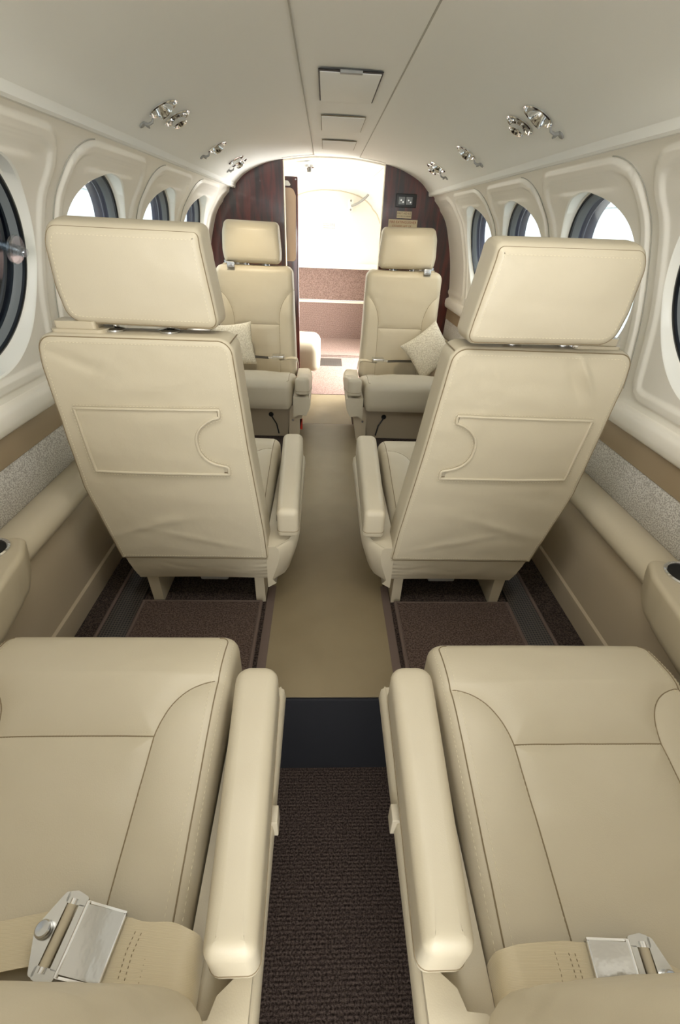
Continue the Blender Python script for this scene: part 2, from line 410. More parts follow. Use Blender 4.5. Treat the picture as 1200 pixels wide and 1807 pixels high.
def make_wall(side, y0c, pitch, name):
    cs = [y0c+pitch*k for k in range(-4, 4)]
    mb = MB(); NA, NR = 176, 56; gaps = MB()
    for yc in cs:
        ya, yb = yc-pitch/2, min(yc+pitch/2, YB)
        if ya > YB-.02: continue
        ok = (yc+RW) < YB-.005
        if not ok: continue
        rows = []
        # target rectangle border
        th = np.linspace(0, 2*pi, NA, endpoint=False)
        cor = [atan2(q, p) % (2*pi) for p in (yb-yc, ya-yc) for q in (SMAX-SC0, -SC0)]
        th = np.array(sorted(list(th)+cor))
        for k in range(NR+1):
            t = k/NR; row = []
            for a in th:
                cx, sx = cos(a), sin(a)
                y_i, s_i = yc+RW*cx, SC0+RW*sx
                k1 = ((yb-yc) if cx > 0 else (yc-ya))/max(abs(cx), 1e-6); k2 = ((SMAX-SC0) if sx > 0 else SC0)/max(abs(sx), 1e-6); kk = min(k1, k2)
                y_o, s_o = yc+kk*cx, SC0+kk*sx
                y, s = y_i+(y_o-y_i)*t, s_i+(s_o-s_i)*t
                row.append(rel_point(side, y, min(max(s, 0), SMAX), yc))
            rows.append(row)
        # rolled edge into the hole
        ax = wnorm(SC0); r0 = []
        for a in th:
            s_i = SC0+RW*sin(a); p = rel_point(side, yc+RW*cos(a), s_i, yc); r0.append(p)
        mb.sheet(rows, closed=True)
    # last strip up to the bulkhead
    yc = cs[-1]+0; last = max(c for c in cs if c+RW < YB-.005)+pitch/2
    if last < YB-.002:
        mb.sheet([[rel_point(side, y, s, last+pitch/2) for s in np.linspace(0, SMAX, 60)] for y in np.linspace(last, YB, 40)])
    # corners of each cell
    for c in [q for q in cs if q+RW < YB-.005]:
        ya, yb = c-pitch/2, min(c+pitch/2, YB)
    wall = mb.build(name, PANEL, origin=(side*.66, 1, -.34), kind='structure', recalc=False)
    # dark joint lines round each panel
    for c in [q for q in cs if q+RW < YB-.005]:
        pts = []
        for k in range(0, 30):
            t = k/29; hw = .236
            pts.append((c-hw, SMAX-.03-(SMAX-.03-.1)*t))
        for k in range(1, 12):
            a = pi/2*k/12; pts.append((c-.236+.085-.085*cos(a), .1-.085*sin(a)))
        P = []
        for y, s in pts:
            a, z = wprof(s); n = wnorm(s); P.append((side*(a+n[0]*.0012), y, z+n[1]*.0012))
        gaps.tube(P, .0011, n=5)
    gaps.build('panel_joint', LINE, wall)
    # sill, trim bands, ledge, lower panel (each its own part)
    yy = [YF, 0, 1, 2, YB]
    def band(nm, pr, m):
        b = MB(); b.sheet([[(side*a, y, z) for a, z in pr] for y in yy]); return b.build(nm, m, wall, recalc=False, smooth=50)
    band('sill_moulding', [(.699, -.338), (.690, -.341), (.684, -.346), (.681, -.354), (.681, -.372), (.684, -.385), (.690, -.391), (.702, -.394)], PANEL)
    band('tan_strip', [(.702, -.391), (.700, -.395), (.699, -.452), (.703, -.455)], TAN)
    band('tweed_panel', [(.703, -.452), (.701, -.456), (.699, -.553), (.704, -.558)], TWEED)
    arc = [(.704, -.552)]+[(.655-.036*cos(t)+.0, -.576+.026*sin(t)) for t in np.linspace(pi*.62, -pi*.30, 16)][0:0]
    led = [(.704, -.556), (.696, -.553), (.684, -.549), (.668, -.547), (.652, -.549), (.638, -.554), (.628, -.562), (.622, -.573), (.621, -.584), (.625, -.594), (.634, -.601), (.646, -.604), (.655, -.604)]
    band('armrest_ledge', led, LEATHER)
    band('lower_panel', [(.655, -.600), (.652, -.604), (.650, -.70), (.648, -.815)], LOWER)
    band('foot_panel', [(.648, -.812), (.642, -.816), (.641, -.83), (.648, -.885), (.650, -1.0)], LOWER)
    return wall, [q for q in cs if q+RW < YB-.005]
wall_l, WCL = make_wall(-1, .908, .507, 'wall_left')
wall_r, WCR = make_wall(1, .785, .495, 'wall_right')

# windows
wn = 0
def make_window(side, yc, dark, knob=False):
    global wn; wn += 1
    a, z = wprof(SC0); n = wnorm(SC0); ax = Vector((-n[0]*side, 0, -n[1])); up = Vector((-ax.z*side, 0, ax.x*side)); up = up if up.z > 0 else -up
    C = Vector((side*a, yc, z))
    w = empty('window_%d' % wn, (C.x, C.y, C.z-.2), kind='structure')
    N = 128; th = np.linspace(0, 2*pi, N, endpoint=False)
    surf = [Vector(rel_point(side, yc+RW*cos(t), SC0+RW*sin(t), yc)) for t in th]
    def ring(R, d): 
        return [C+ax*d+Vector((0, 1, 0))*R*cos(t)-up*R*sin(t) for t in th]
    lipr = [p+(C-p).normalized()*.003+ax*.003 for p in surf]
    mb = MB(); mb.sheet([surf, lipr, ring(.1945, .009), ring(.190, .014)], closed=True)
    mb.build('reveal', REVEAL, w, recalc=False)
    mb = MB(); mb.sheet([ring(.191, .0125), ring(.187, .012), ring(.185, .014), ring(.185, .020)], closed=True); mb.build('gasket', GASKET, w)
    mb = MB(); mb.sheet([ring(.186, .018), ring(.181, .024), ring(.176, .030), ring(.174, .034)], closed=True); mb.build('shade_ring', GREYRING, w)
    mb = MB(); mb.sheet([ring(.175, .032), ring(.172, .040), ring(.169, .044), ring(.170, .048), ring(.166, .056), ring(.165, .070)], closed=True); mb.build('frame', DARKRING, w)
    mb = MB()
    mb.add([C+ax*.031]+ring(.1755, .031), [(0, 1+j, 1+(j+1) % N) for j in range(N)]); mb.build('inner_pane', PANE_DARK if dark else PANE, w)
    mb = MB(); mb.add([C+ax*.062]+ring(.1665, .062), [(0, 1+j, 1+(j+1) % N) for j in range(N)]); mb.build('outer_pane', PANE, w)
    if knob:
        c = C+Vector((0, 1, 0))*.118+up*.030-ax*.006
        mb = MB(); mb.lathe([(0, -.004), (.025, -.004), (.027, -.002), (.027, .001), (.025, .003), (.009, .003), (.009, .042)], c, ax, 40); mb.build('shade_knob', KNOBM, w)
        mb = MB(); mb.lathe([(0, -.020), (.0075, -.020), (.009, -.017), (.009, -.004), (.006, -.001), (.006, .045)], c, ax, 20); mb.build('knob_stem', KNOBM, w)
        mb = MB(); mb.lathe([(.0268, -.0045), (.0278, -.0035), (.0278, .0015), (.0268, .0025)], c, ax, 40); mb.build('knob_rim', PANE, w)
for yc in WCL: make_window(-1, yc, abs(yc-.908) < .05 or yc < .6, knob=abs(yc-.908) < .05)
for yc in WCR: make_window(1, yc, abs(yc-.785) < .05 or yc < .6, knob=False)

# ------------------------------------------------------------------ floor
mb = MB()
mb.box(-.66, .66, .60, 2.20, -.93, -.885)                       # raised spar section
mb.box(-.66, -.166, YF, .60, -.93, -.885); mb.box(.144, .66, YF, .60, -.93, -.885)     # side floors of the near section
mb.box(-.172, -.166, YF, .60, -1.2, -.89); mb.box(.144, .150, YF, .60, -1.2, -.89)       # sides of dropped aisle
mb.box(-.172, .150, YF, .60, -1.22, -1.18)
mb.box(-.66, .66, 2.20, 3.93, -1.0, -.965)
mb.box(-.60, .60, 3.93, 4.72, -1.0, -.955)
floor = mb.build('floor', CARPET, origin=(0, 1, -1.18), kind='structure', smooth=0)
mb = MB(); mb.rbox(-.165, .143, .588, .600, -1.18, -.886, .005); mb.build('step_riser', RISER, floor)
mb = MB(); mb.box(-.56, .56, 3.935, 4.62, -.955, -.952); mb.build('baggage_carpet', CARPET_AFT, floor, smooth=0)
mb = MB(); mb.box(-.60, .60, 3.918, 3.932, -.965, -.95); mb.build('threshold_strip', SATIN, floor)

# aisle runner
mb = MB()
def strip(y0, y1, za, zb, hw, n, c=-.014):
    return [[(c+hw*q, y0+(y1-y0)*t, za+(zb-za)*t+.0012*noise.noise(Vector((q*3, (y0+(y1-y0)*t)*5, 0)))) for q in np.linspace(-1, 1, 12)] for t in np.linspace(0, 1, n)]
rows = strip(.592, 2.18, -.880, -.880, .160, 60)+[[(-.014+.158*q, 2.196, -.884) for q in np.linspace(-1, 1, 12)]]+strip(2.203, 2.205, -.893, -.955, .152, 5)+strip(2.215, 2.905, -.961, -.961, .148, 30)
mb.sheet(rows)
bot = [[(x, y, z-.003) for x, y, z in r] for r in rows]; mb.sheet([list(reversed(r)) for r in bot])
mb.sheet([rows[0], bot[0]]); mb.sheet([[r[0] for r in rows], [r[0] for r in bot]]); mb.sheet([[r[-1] for r in rows], [r[-1] for r in bot]])
mb.build('aisle_runner', RUNNER, label='tan vinyl runner laid along the raised aisle between the seats', cat='runner')

# mats behind the middle seats, vent strips
for s in (-1, 1):
    nm = 'left' if s < 0 else 'right'
    a0, a1 = .182, .505
    X = lambda a: s*a-.012
    e = empty('floor_mat', (X(.34), .6, -.885), 'bound brown carpet mat on the floor behind the %s middle seat' % nm, 'mat', 'floor mats behind the middle seats')
    x0, x1 = sorted((X(a0), X(a1)))
    mb = MB(); mb.rbox(x0, x1, .20, .886, -.8845, -.874, .004); mb.build('carpet', MATCARPET, e)
    q = [(x0, .205, -.877), (x0, .882, -.877), (x1, .882, -.877), (x1, .205, -.877)]
    mb = MB(); mb.tube([(x0+.004, .205, -.876), (x0+.004, .88, -.876), (x1-.004, .88, -.876), (x1-.004, .205, -.876)], .0058, n=8); mb.build('binding', BIND, e)
    # second, flat inner runner of carpet binding by the aisle
    mb = MB(); xa, xb = sorted((X(.150), X(.172))); mb.rbox(xa, xb, .20, .95, -.8845, -.879, .002); mb.build('edge_strip', BIND, e)
    v = empty('floor_vent', (X(.545), 1.0, -.885), 'dark perforated air vent strip in the floor beside the %s sidewall' % nm, 'vent', 'floor vents along the sidewalls')
    mb = MB(); mb.add([(X(.508), .3, -.877), (X(.508), 1.5, -.877), (X(.572), 1.5, -.868), (X(.572), .3, -.868), (X(.508), .3, -.885), (X(.508), 1.5, -.885), (X(.572), 1.5, -.885), (X(.572), .3, -.885)],
                      [(0, 1, 2, 3), (0, 4, 5, 1), (2, 6, 7, 3), (0, 3, 7, 4), (1, 5, 6, 2)]); mb.build('grille', PERF, v)
    mb = MB(); mb.tube([(X(.5745), .3, -.870), (X(.5745), 1.5, -.870)], .0055, n=8); mb.build('edge_binding', BIND, v)

# ------------------------------------------------------------------ bulkhead and aft cabin
def outline_half(side, inner, ztop_at=None):
    pts = [(a, z) for a, z in CEIL if a > inner]+[(.507, .145), (.528, .144)]+[(a, z) for a, z in WPTS[::4]]+[(.702, -.39), (.704, -.56), (.65, -.61), (.65, -.97)]
    top = float(np.interp(inner, CEIL[:, 0], CEIL[:, 1]))
    return [(inner, -.97), (inner, top)]+pts
for s, inner, nm in ((-1, .258, 'wall_rear_left'), (1, .268, 'wall_rear_right')):
    mb = MB(); po = outline_half(s, inner); mb.prism(po, lambda u, v, d: (s*u, d, v), 2.856, 2.885); b = mb.build(nm, MAHOG, origin=(s*.45, 2.87, -.965), kind='structure', smooth=0)
    mb = MB(); mb.box(*sorted((s*(inner-.004), s*(inner+.001))), 2.850, 2.889, -.965, po[1][1]-.004); mb.build('edge_strip', CREAMSTRIP, b)
# narrow ceiling trim over the opening
mb = MB(); mb.tube([(x, 2.868, float(np.interp(abs(x), CEIL[:, 0], CEIL[:, 1]))-.003) for x in np.linspace(-.26, .27, 24)], .0042, n=8)
mb.build('trim_1', PANEL, kind='structure')

# aft shell: tapering, with the cabin door opening on the right
FULL = [tuple(p) for p in CEIL]+[(.528, .146)]+[tuple(p) for p in WPTS[4::4]]+[(.69, -.45), (.66, -.62), (.61, -.80), (.56, -.97)]
def aft_pt(k, y, side):
    t = (y-2.885)/(4.72-2.885); sc = 1-.235*t; a, z = FULL[k]; return (side*a*sc, y, (z-.04*t) if z > 0 else z*(1-.0*t)-.04*t*max(0, 1+z/.97))
ysa = [2.885, 2.95, 3.02, 3.2, 3.5, 3.8, 3.9, 4.1, 4.4, 4.72]
mb = MB(); nF = len(FULL)
for side in (-1, 1):
    for i in range(len(ysa)-1):
        for k in range(nF-1):
            yb_, zc = (ysa[i]+ysa[i+1])/2, FULL[k][1]
            if side > 0 and 3.02 < yb_ < 3.9 and zc < -.02: continue
            mb.add([aft_pt(k, ysa[i], side), aft_pt(k+1, ysa[i], side), aft_pt(k+1, ysa[i+1], side), aft_pt(k, ysa[i+1], side)], [(0, 1, 2, 3)])
bm_ = mb; wa = mb.build('wall_aft_cabin', WHITEW, origin=(0, 3.8, -.97), kind='structure', recalc=False, smooth=30)
# tail wall
mb = MB(); half = [aft_pt(k, 4.70, 1) for k in range(nF)]; poly = [(x, z) for x, y, z in half if z > -.30]; poly = poly+[(poly[-1][0], -.305)]
poly = [(-x, z) for x, z in reversed(poly)]+poly[1:] if abs(poly[0][0]) < 1e-6 else [(-x, z) for x, z in reversed(poly)]+poly
mb.prism(poly, lambda u, v, d: (u, d, v), 4.70, 4.73); tail = mb.build('wall_tail', WHITEW, origin=(0, 4.7, -.95), kind='structure', smooth=0)
mb = MB(); mb.tube([(x*.985, 4.698, z-.004) for x, z in poly if z > -.29], .0035, n=6); mb.build('edge_seal', CREAMSTRIP, tail)
mb = MB(); mb.rbox(-.58, .58, 4.63, 4.70, -.345, -.300, .004); mb.build('ledge', WHITEW, tail)
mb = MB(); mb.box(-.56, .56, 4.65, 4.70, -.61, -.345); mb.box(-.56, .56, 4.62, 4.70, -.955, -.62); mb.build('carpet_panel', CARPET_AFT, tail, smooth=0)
mb = MB(); mb.rbox(-.56, .56, 4.612, 4.66, -.632, -.615, .004); mb.build('panel_strip', CREAMSTRIP, tail)
# ceiling joints aft
mb = MB(); mb.tube([(-.225, 2.90, .258), (-.24, 3.36, .249)], .0015); mb.tube([(.262, 2.92, .257), (.25, 3.36, .249)], .0015); mb.build('panel_joint', LINE, wa)

# sliding wooden door leaf stowed behind the left bulkhead
dl = empty('door_1', (-.40, 2.955, -.965), kind='structure')
mb = MB(); mb.rbox(-.60, -.190, 2.94, 2.972, -.962, .205, .006); mb.build('door_leaf', MAHOG, dl)
mb = MB(); po = rounded([(-.56, -.19), (-.205, -.19), (-.200, .12), (-.215, .155), (-.56, .155)], [.01, .02, .03, .03, .01]); mb.prism(po, lambda u, v, d: (u, d, v), 2.9365, 2.941); mb.build('inset_panel', INSET, dl)
mb = MB(); po = rounded([(-.56, .163), (-.222, .163), (-.24, .185), (-.56, .195)], .006); mb.prism(po, lambda u, v, d: (u, d, v), 2.9365, 2.941); mb.build('painted_reflection', WHITEW, dl)  # white shape painting in the ceiling's reflection at the inset's top
mb = MB(); mb.lathe([(0, 0), (.004, 0), (.004, .003)], (-.200, 2.937, .192), (0, 1, 0), 12); mb.build('screw', CHROME, dl)

# side-facing jump seat aft of the left bulkhead
js = empty('jump_seat', (-.30, 3.3, -.965), 'cream jump seat in bright daylight aft of the left mahogany bulkhead', 'seat')
P_ = Pad(rounded([(-.50, 3.06), (-.060, 3.06), (-.060, 3.50), (-.50, 3.50)], .06), -.675, -.86, .055, .04, .012, n=160, rings=16)
mb = MB(); P_.mesh(lambda u, v, w_: (u, v, w_), mb); mb.build('seat_cushion', LEATHER, js)
P_ = Pad(rounded([(-.60, 3.04), (-.145, 3.04), (-.145, 3.30), (-.60, 3.30)], .05), -.84, -.94, .02, .02, .0, n=80, rings=6)
mb = MB(); mb.rbox(-.48, -.12, 3.09, 3.46, -.960, -.862, .02); mb.build('seat_base', LOWER, js)
mb = MB(); mb.rbox(-.155, -.115, 3.06, 3.10, -.9622, -.90, .006); mb.build('foot', BLACKP, js)
# small floor vent in the entry carpet
mb = MB(); mb.rbox(-.085, .115, 3.63, 3.86, -.9625, -.959, .002); mb.build('entry_vent', PERF, label='small perforated metal vent plate set in the sunlit entry floor by the threshold', cat='vent')
# entry carpet
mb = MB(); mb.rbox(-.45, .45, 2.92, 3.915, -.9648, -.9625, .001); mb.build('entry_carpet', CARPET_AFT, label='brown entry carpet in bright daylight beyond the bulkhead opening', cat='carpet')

# assist handle and spotlight on the aft ceiling
e = empty('assist_handle', (.23, 4.3, .15), 'curved grey grab handle fixed at the top of the white tail wall', 'handle')
mb = MB(); cv = catmull([(.315, 4.30, .232), (.295, 4.33, .200), (.262, 4.38, .172), (.225, 4.47, .150), (.180, 4.60, .135)], 8); mb.tube([tuple(p) for p in cv], .009, n=10); mb.build('grip', GREYP, e)
mb = MB(); mb.rbox(.295, .335, 4.27, 4.33, .215, .236, .005); mb.build('bracket', WHITEW, e)
mb = MB(); mb.rbox(.158, .196, 4.58, 4.698, .095, .185, .005); mb.build('bracket', WHITEW, e)
for dz in (.172, .108):
    mb = MB(); mb.lathe([(0, 0), (.008, 0), (.008, .006)], (.177, 4.574, dz), (0, 1, 0), 12); mb.build('screw', GREYP, e)
mb = MB(); mb.lathe([(.030, -.001), (.030, .010), (.020, .014), (.016, .030)], (-.130, 3.02, .262), (0, 0, -1), 24); mb.lathe([(0, .028), (.016, .030)], (-.130, 3.02, .262), (0, 0, -1), 24)
mb.build('spotlight', SATIN, label='small round metal spotlight on the white ceiling above the bulkhead opening', cat='light')

# text helper
def text_mesh(mb, s, size, center, right, up, nrm, mi=0, th=.0006):
    cu = bpy.data.curves.new('t', 'FONT'); cu.body = s; cu.size = size; cu.align_x = 'CENTER'; cu.align_y = 'CENTER'; cu.resolution_u = 2; cu.fill_mode = 'FRONT'
    o = bpy.data.objects.new('t', cu); COL.objects.link(o); bpy.context.view_layer.update()
    me = bpy.data.meshes.new_from_object(o.evaluated_get(bpy.context.evaluated_depsgraph_get()))
    c, r, u, n = map(Vector, (center, right, up, nrm))
    mb.add([tuple(c+r*v.co.x+u*v.co.y+n*th) for v in me.vertices], [tuple(p.vertices) for p in me.polygons], mi)
    bpy.data.objects.remove(o); bpy.data.curves.remove(cu); bpy.data.meshes.remove(me)
def placard(name, x0, x1, z0, z1, y, lines, label, m_in, board=PAPER):
    e = empty(name, ((x0+x1)/2, y, z0), label, 'sign')
    mb = MB(); mb.box(x0, x1, y, y+.0015, z0, z1); mb.build('plate', board, e, smooth=0)
    mb = MB()
    for t, fx, fz, sz in lines: text_mesh(mb, t, sz, (x0+(x1-x0)*fx, y, z0+(z1-z0)*fz), (1, 0, 0), (0, 0, 1), (0, -1, 0))
    mb.build('lettering', m_in, e, smooth=0, recalc=False)
placard('placard', .347, .427, .040, .071, 2.8545, [('FIRST AID KIT', .5, .68, .0125), ('STOWED IN CABINET', .5, .28, .0078)], 'small cream placard reading FIRST AID KIT on the right mahogany bulkhead', INK)
placard('placard', .305, .463, -.030, .034, 2.8545, [('FIRE EXTINGUISHER', .5, .80, .0165), ('STOWED AFT OF', .47, .52, .0135)], 'wider cream placard reading FIRE EXTINGUISHER above the right far headrest', INKR)
# faint illegible lines on the tail wall: short grey bars, as in the photograph
e = empty('placard', (-.005, 4.699, -.04), 'faint grey three-line placard on the white tail wall', 'sign')
mb = MB(); mb.box(-.062, .052, 4.6985, 4.7, -.044, .010); mb.build('plate', WHITEW, e, smooth=0)
mb = MB()
for zz in (.000, -.014, -.030):
    x = -.055
    while x < .045:
        wd = random.uniform(.006, .014); mb.box(x, min(x+wd, .047), 4.6978, 4.6984, zz-.004, zz+.003); x += wd+.004
mb.build('lettering', INKG, e, smooth=0)
# twin socket panel
e = empty('socket_panel', (.388, 2.85, .092), 'black panel with two square grey jacks high on the right mahogany bulkhead', 'socket')
mb = MB(); mb.rbox(.335, .445, 2.848, 2.857, .088, .148, .003); mb.build('faceplate', BLACKP, e)
for xx in (.366, .406):
    mb = MB(); mb.rbox(xx-.017, xx+.017, 2.845, 2.850, .100, .134, .002); j = mb.build('jack', GREYRING, e)
    mb = MB(); mb.lathe([(0, 0), (.004, 0), (.004, .003)], (xx-.004, 2.8435, .119), (0, 1, 0), 10); mb.lathe([(0, 0), (.004, 0), (.004, .003)], (xx+.007, 2.8435, .111), (0, 1, 0), 10); mb.build('pin', SATIN, j)

# ------------------------------------------------------------------ seats
XC = -.012
def bezier_arc(p0, c, p1, n=14):
    return [tuple((1-t)**2*np.array(p0)+2*t*(1-t)*np.array(c)+t*t*np.array(p1)) for t in np.linspace(0, 1, n)]

def make_seat(row, side):
    """row: 'near' / 'middle' face aft (+y); 'far' faces the camera. Local: a = distance from the cabin centre line, b = distance forward of the back's rear plane, z = eye height"""
    d = -1 if row == 'far' else 1
    Y0 = {'near': -.045, 'middle': .850, 'far': 2.485}[row]
    W = lambda a, b, z: (side*a+XC, Y0+d*b, z)
    sn = 'left' if side < 0 else 'right'
    lab = {'near': 'cream leather seat nearest the camera on the %s, seen from above with chrome buckle' % sn,
           'middle': 'cream leather seat with its stitched back and pocket to the camera, %s of the aisle' % sn,
           'far': 'cream leather seat facing the camera in front of the %s mahogany bulkhead' % sn}[row]
    root = empty('aircraft_seat', W(.36, .25, -.885), lab, 'seat', 'cream leather cabin seats')
    BL = .105                       # thickness of the back
    hi = row != 'x'
    # ---- cushion
    c0, c1 = (.105, .582 if side < 0 else .566) if row == 'near' else ((.10, .530) if row == 'middle' else (.10, .530))
    ca, cb = .163, .565
    fr = c1
    ctr = .362
    sj = fr-.188                    # horizontal seam
    def arc(sgn):
        return [(ctr+sgn*.196, sj+.082)]+bezier_arc((ctr+sgn*.178, sj+.081), (ctr+sgn*.118, sj+.068), (ctr+sgn*.108, sj), 16)+[(ctr+sgn*.104, c0+.05)]
    seams = [arc(-1), arc(1), [(ctr-.108, sj), (ctr+.108, sj)]]
    ctr = .368 if row == 'near' else .362
    cush = Pad(rounded([(ca, c0), (cb, c0), (cb, fr), (ca, fr)], [.03, .03, .030, .030]), -.590, -.715, .026, .03, .008, n=420 if row == 'near' else 260, rings=90 if row == 'near' else 40, seams=seams, valley=.009, vw=.018, wrinkle=.0012, wseed=side*3.1, sharp=3)
    def fc(u, v, w):
        q = max(0, v-(fr-.13)); z = w-1.15*q*q-((.20 if row != 'far' else .30)*max(0, fr-.10-v) if w > -.70 else .10*max(0, fr-.10-v))+(.008 if row == 'far' and w > -.7 else 0)
        bow = 0
        if w < -.60: bow = .0
        return W(u, v, z)
    mb = MB(); cush.mesh(fc, mb); mb.build('seat_cushion', LEATHER, root)
    mb = MB()
    for q in seams: mb.tube([fc(*p) for p in cush.path(q, .0005)], .0010, n=5)
    def side_runs(rg):
        out = []
        for sg in (-1, 1):
            q = [p for p in rg if (p[0]-ctr)*sg > .17 and c0+.02 < p[1] < fr-.012]; q.sort(key=lambda p: p[1]); out.append(q)
        return out
    for rg in side_runs(cush.ring(.22, lift=.0001)): mb.tube([fc(*p) for p in rg], .0010, n=5)
    mb.build('seam', SEAM, root)
    if row == 'near':
        for q in (0, 1):
            mb = MB(); dashes(mb, [fc(*p) for p in side_runs(cush.ring(0, inset=.0005, lift=.0003))[q]]); dashes(mb, [fc(*p) for p in side_runs(cush.ring(.48, lift=.0004))[q]])
            mb.build('stitching', THREAD, root)
    # ---- back
    zt, zb_ = -.180, -.735
    if row == 'far': zb_ = -.70
    w_in, w_out = .178, .545
    if row == 'far': ol = [(.180, zt), (.550, zt), (.552, -.30), (.556, -.62), (.556, zb_), (.166, zb_), (.168, -.62), (.176, -.30)]; rad = [.035, .035, .3, .3, .02, .02, .3, .3]
    else: ol = [(.190, zt), (.538, zt), (.546, -.24), (.546, -.50), (.512, -.705), (.508, zb_+.03), (.152, zb_+.03), (.156, -.62), (.175, -.40)]; rad = [.03, .045, .06, .12, .05, .01, .01, .3, .3]
    lean = .03 if row != 'near' else .20
    sh = .050 if (row == 'middle' and side > 0) else 0.
    def bk(a, b, z):               # recline
        if row == 'near': return W(a, b-lean*(z+.50)+(.020 if side < 0 else .013), z)
        return W(a+sh*(z+.66), b-lean*(z+.70), z)
    bc = .362
    if row == 'far':
        def barc(sgn): return [(bc+sgn*.193, -.275)]+bezier_arc((bc+sgn*.180, -.285), (bc+sgn*.125, -.315), (bc+sgn*.112, -.400), 16)+[(bc+sgn*.112, -.435), (bc+sgn*.110, -.69)]
        bs = [barc(-1), barc(1), [(bc-.112, -.435), (bc+.112, -.435)]]
        def extra(U):   # bolsters stand a little proud, lumbar swells
            u = np.abs(U[:, 0]-bc); return .012*np.exp(-((u-.165)/.035)**2)*(U[:, 1] < -.30)*np.clip((-.30-U[:, 1])/.08, 0, 1)
        back = Pad(rounded(ol, rad), BL, 0, .026, .03, .010, n=360, rings=60, seams=bs, valley=.006, vw=.012, wrinkle=.0010, wseed=side*5+1, extra=extra)
    elif row == 'middle':
        bs = []
        def extra(U):
            u, v = U[:, 0], U[:, 1]; g = lambda cu, cv, sx, sy, an, h: h*np.exp(-(((u-cu)*cos(an)+(v-cv)*sin(an))/sx)**2-((-(u-cu)*sin(an)+(v-cv)*cos(an))/sy)**2)
            e = g(.42, -.60, .12, .012, -.3, .0025)+g(.30, -.64, .10, .010, .25, .002)+g(.36, -.27, .10, .02, -.15, .0016)
            if side > 0: e += g(.455, -.222, .045, .007, -.95, .0065)-g(.440, -.240, .04, .009, -.95, .004)
            else: e += g(.485, -.225, .05, .012, .35, -.0035)+g(.43, -.235, .04, .008, -.9, .0022)
            return e
        back = Pad(rounded(ol, rad), 0, BL, .013, .035, .006, n=420, rings=80, seams=bs, wrinkle=.0013, wseed=side*5+1, extra=extra)
    else:
        ol = [(.178, -.20), (.560, -.20), (.560, -.60), (.140, -.60), (.140, -.53)]; rad = [.04, .04, .04, .07, .06]
        back = Pad(rounded([(.168, -.16), (.555, -.16), (.570, -.66), (.106 if side < 0 else .118, -.66)], [.04, .04, .05, .06]), BL, 0, .05, .03, .014, n=300, rings=40, wrinkle=.002, wseed=side*4)
    mb = MB(); back.mesh(lambda u, v, w: bk(u, w, v), mb); mb.build('backrest', LEATHER_SOFT if row == 'middle' else LEATHER, root)
    bb = lambda p: bk(p[0], p[2], p[1])
    mb = MB()
    for q in back.seams: mb.tube([bb(p) for p in back.path(q, .0004)], .0010, n=5)
    if row == 'middle':
        rg = back.ring(.45, lift=0); mb.tube([bb(p) for p in rg], .0012, n=5, closed=True)
        # gusset seam running forward from the upper inner corner
        i = int(np.argmin(np.hypot(back.P[:, 0]-.196, back.P[:, 1]+.188))); pc = back.P[i]
        mb.tube([bk(pc[0]-.001, .008+t*.075, pc[1]+.001) for t in np.linspace(0, 1, 8)], .0012, n=5)
    if row != 'near': mb.build('back_seam', SEAM, root)
    if row == 'middle':
        mb = MB(); rr = back.ring(0, inset=.0008, lift=.0003); dashes(mb, [bb(p) for p in rr]); mb.build('back_stitching', THREAD, root)
        # pocket: thin flap with a half-round cut on the aisle side
        pk = [(.505, -.315), (.228, -.312), (.228, -.327)]
        pk += [(.236, -.329)]+[tuple(q) for q in bezier_arc((.243, -.331), (.283, -.352), (.280, -.385), 8)]+[tuple(q) for q in bezier_arc((.280, -.390), (.276, -.430), (.228, -.437), 10)][1:]+[(.222, -.440), (.222, -.456), (.500, -.454)]
        pk = [(a, z) for a, z in pk]
        pk = [(.505-(0 if k else 0), z) if False else (a, z) for k, (a, z) in enumerate(pk)]
        cpoly = resample(pk, 260)
        def on(p, off): return bk(p[0], float(back.height([(p[0], p[1])])[0])-off, p[1])
        mb = MB(); hh = back.height(cpoly)
        # flap surface as triangulated ngon split in columns
        us = np.linspace(.228, .503, 70); poly = np.array(pk+[pk[0]])
        def spans(u):
            zs = []
            for (x0, y0), (x1, y1) in zip(poly[:-1], poly[1:]):
                if (x0-u)*(x1-u) < 0: zs.append(y0+(y1-y0)*(u-x0)/(x1-x0))
            return sorted(zs)
        lastc = None
        for q in (0, 1):
            cols = []
            for u in us:
                zs = spans(u)
                if len(zs) == 4: pr = (zs[0], zs[1]) if q == 0 else (zs[2], zs[3])
                elif len(zs) == 2:
                    m_ = -.385; pr = (zs[0], m_) if q == 0 else (m_, zs[1])
                else: continue
                zz = np.linspace(pr[0], pr[1], 14); h = back.height([(u, z) for z in zz])
                cols.append([bk(u, hv-.0036, z) for hv, z in zip(h, zz)])
            mb.sheet(cols)
        pkt = mb.build('pocket', LEATHER_SOFT, root)
        mb = MB(); mb.tube([bk(p[0], h-.0036, p[1]) for p, h in zip(cpoly, hh)], .0030, n=8, closed=True); mb.build('piping', LEATHER, pkt)
        inn = off2(cpoly, -.006) ; hh2 = back.height(inn)
        cc = cpoly.mean(0)
        mb = MB(); dashes(mb, [bk(p[0], h-.0039, p[1]) for p, h in zip(inn, hh2)]); mb.build('pocket_stitching', THREAD, pkt)
        mb = MB(); mb.tube([bk(p[0], h-.0002, p[1]) for p, h in zip(off2(cpoly, .0032), hh)], .0011, n=5, closed=True); mb.build('pocket_shadow_gap', SEAM, pkt)
        # gathered skirt under the back
        rows = []
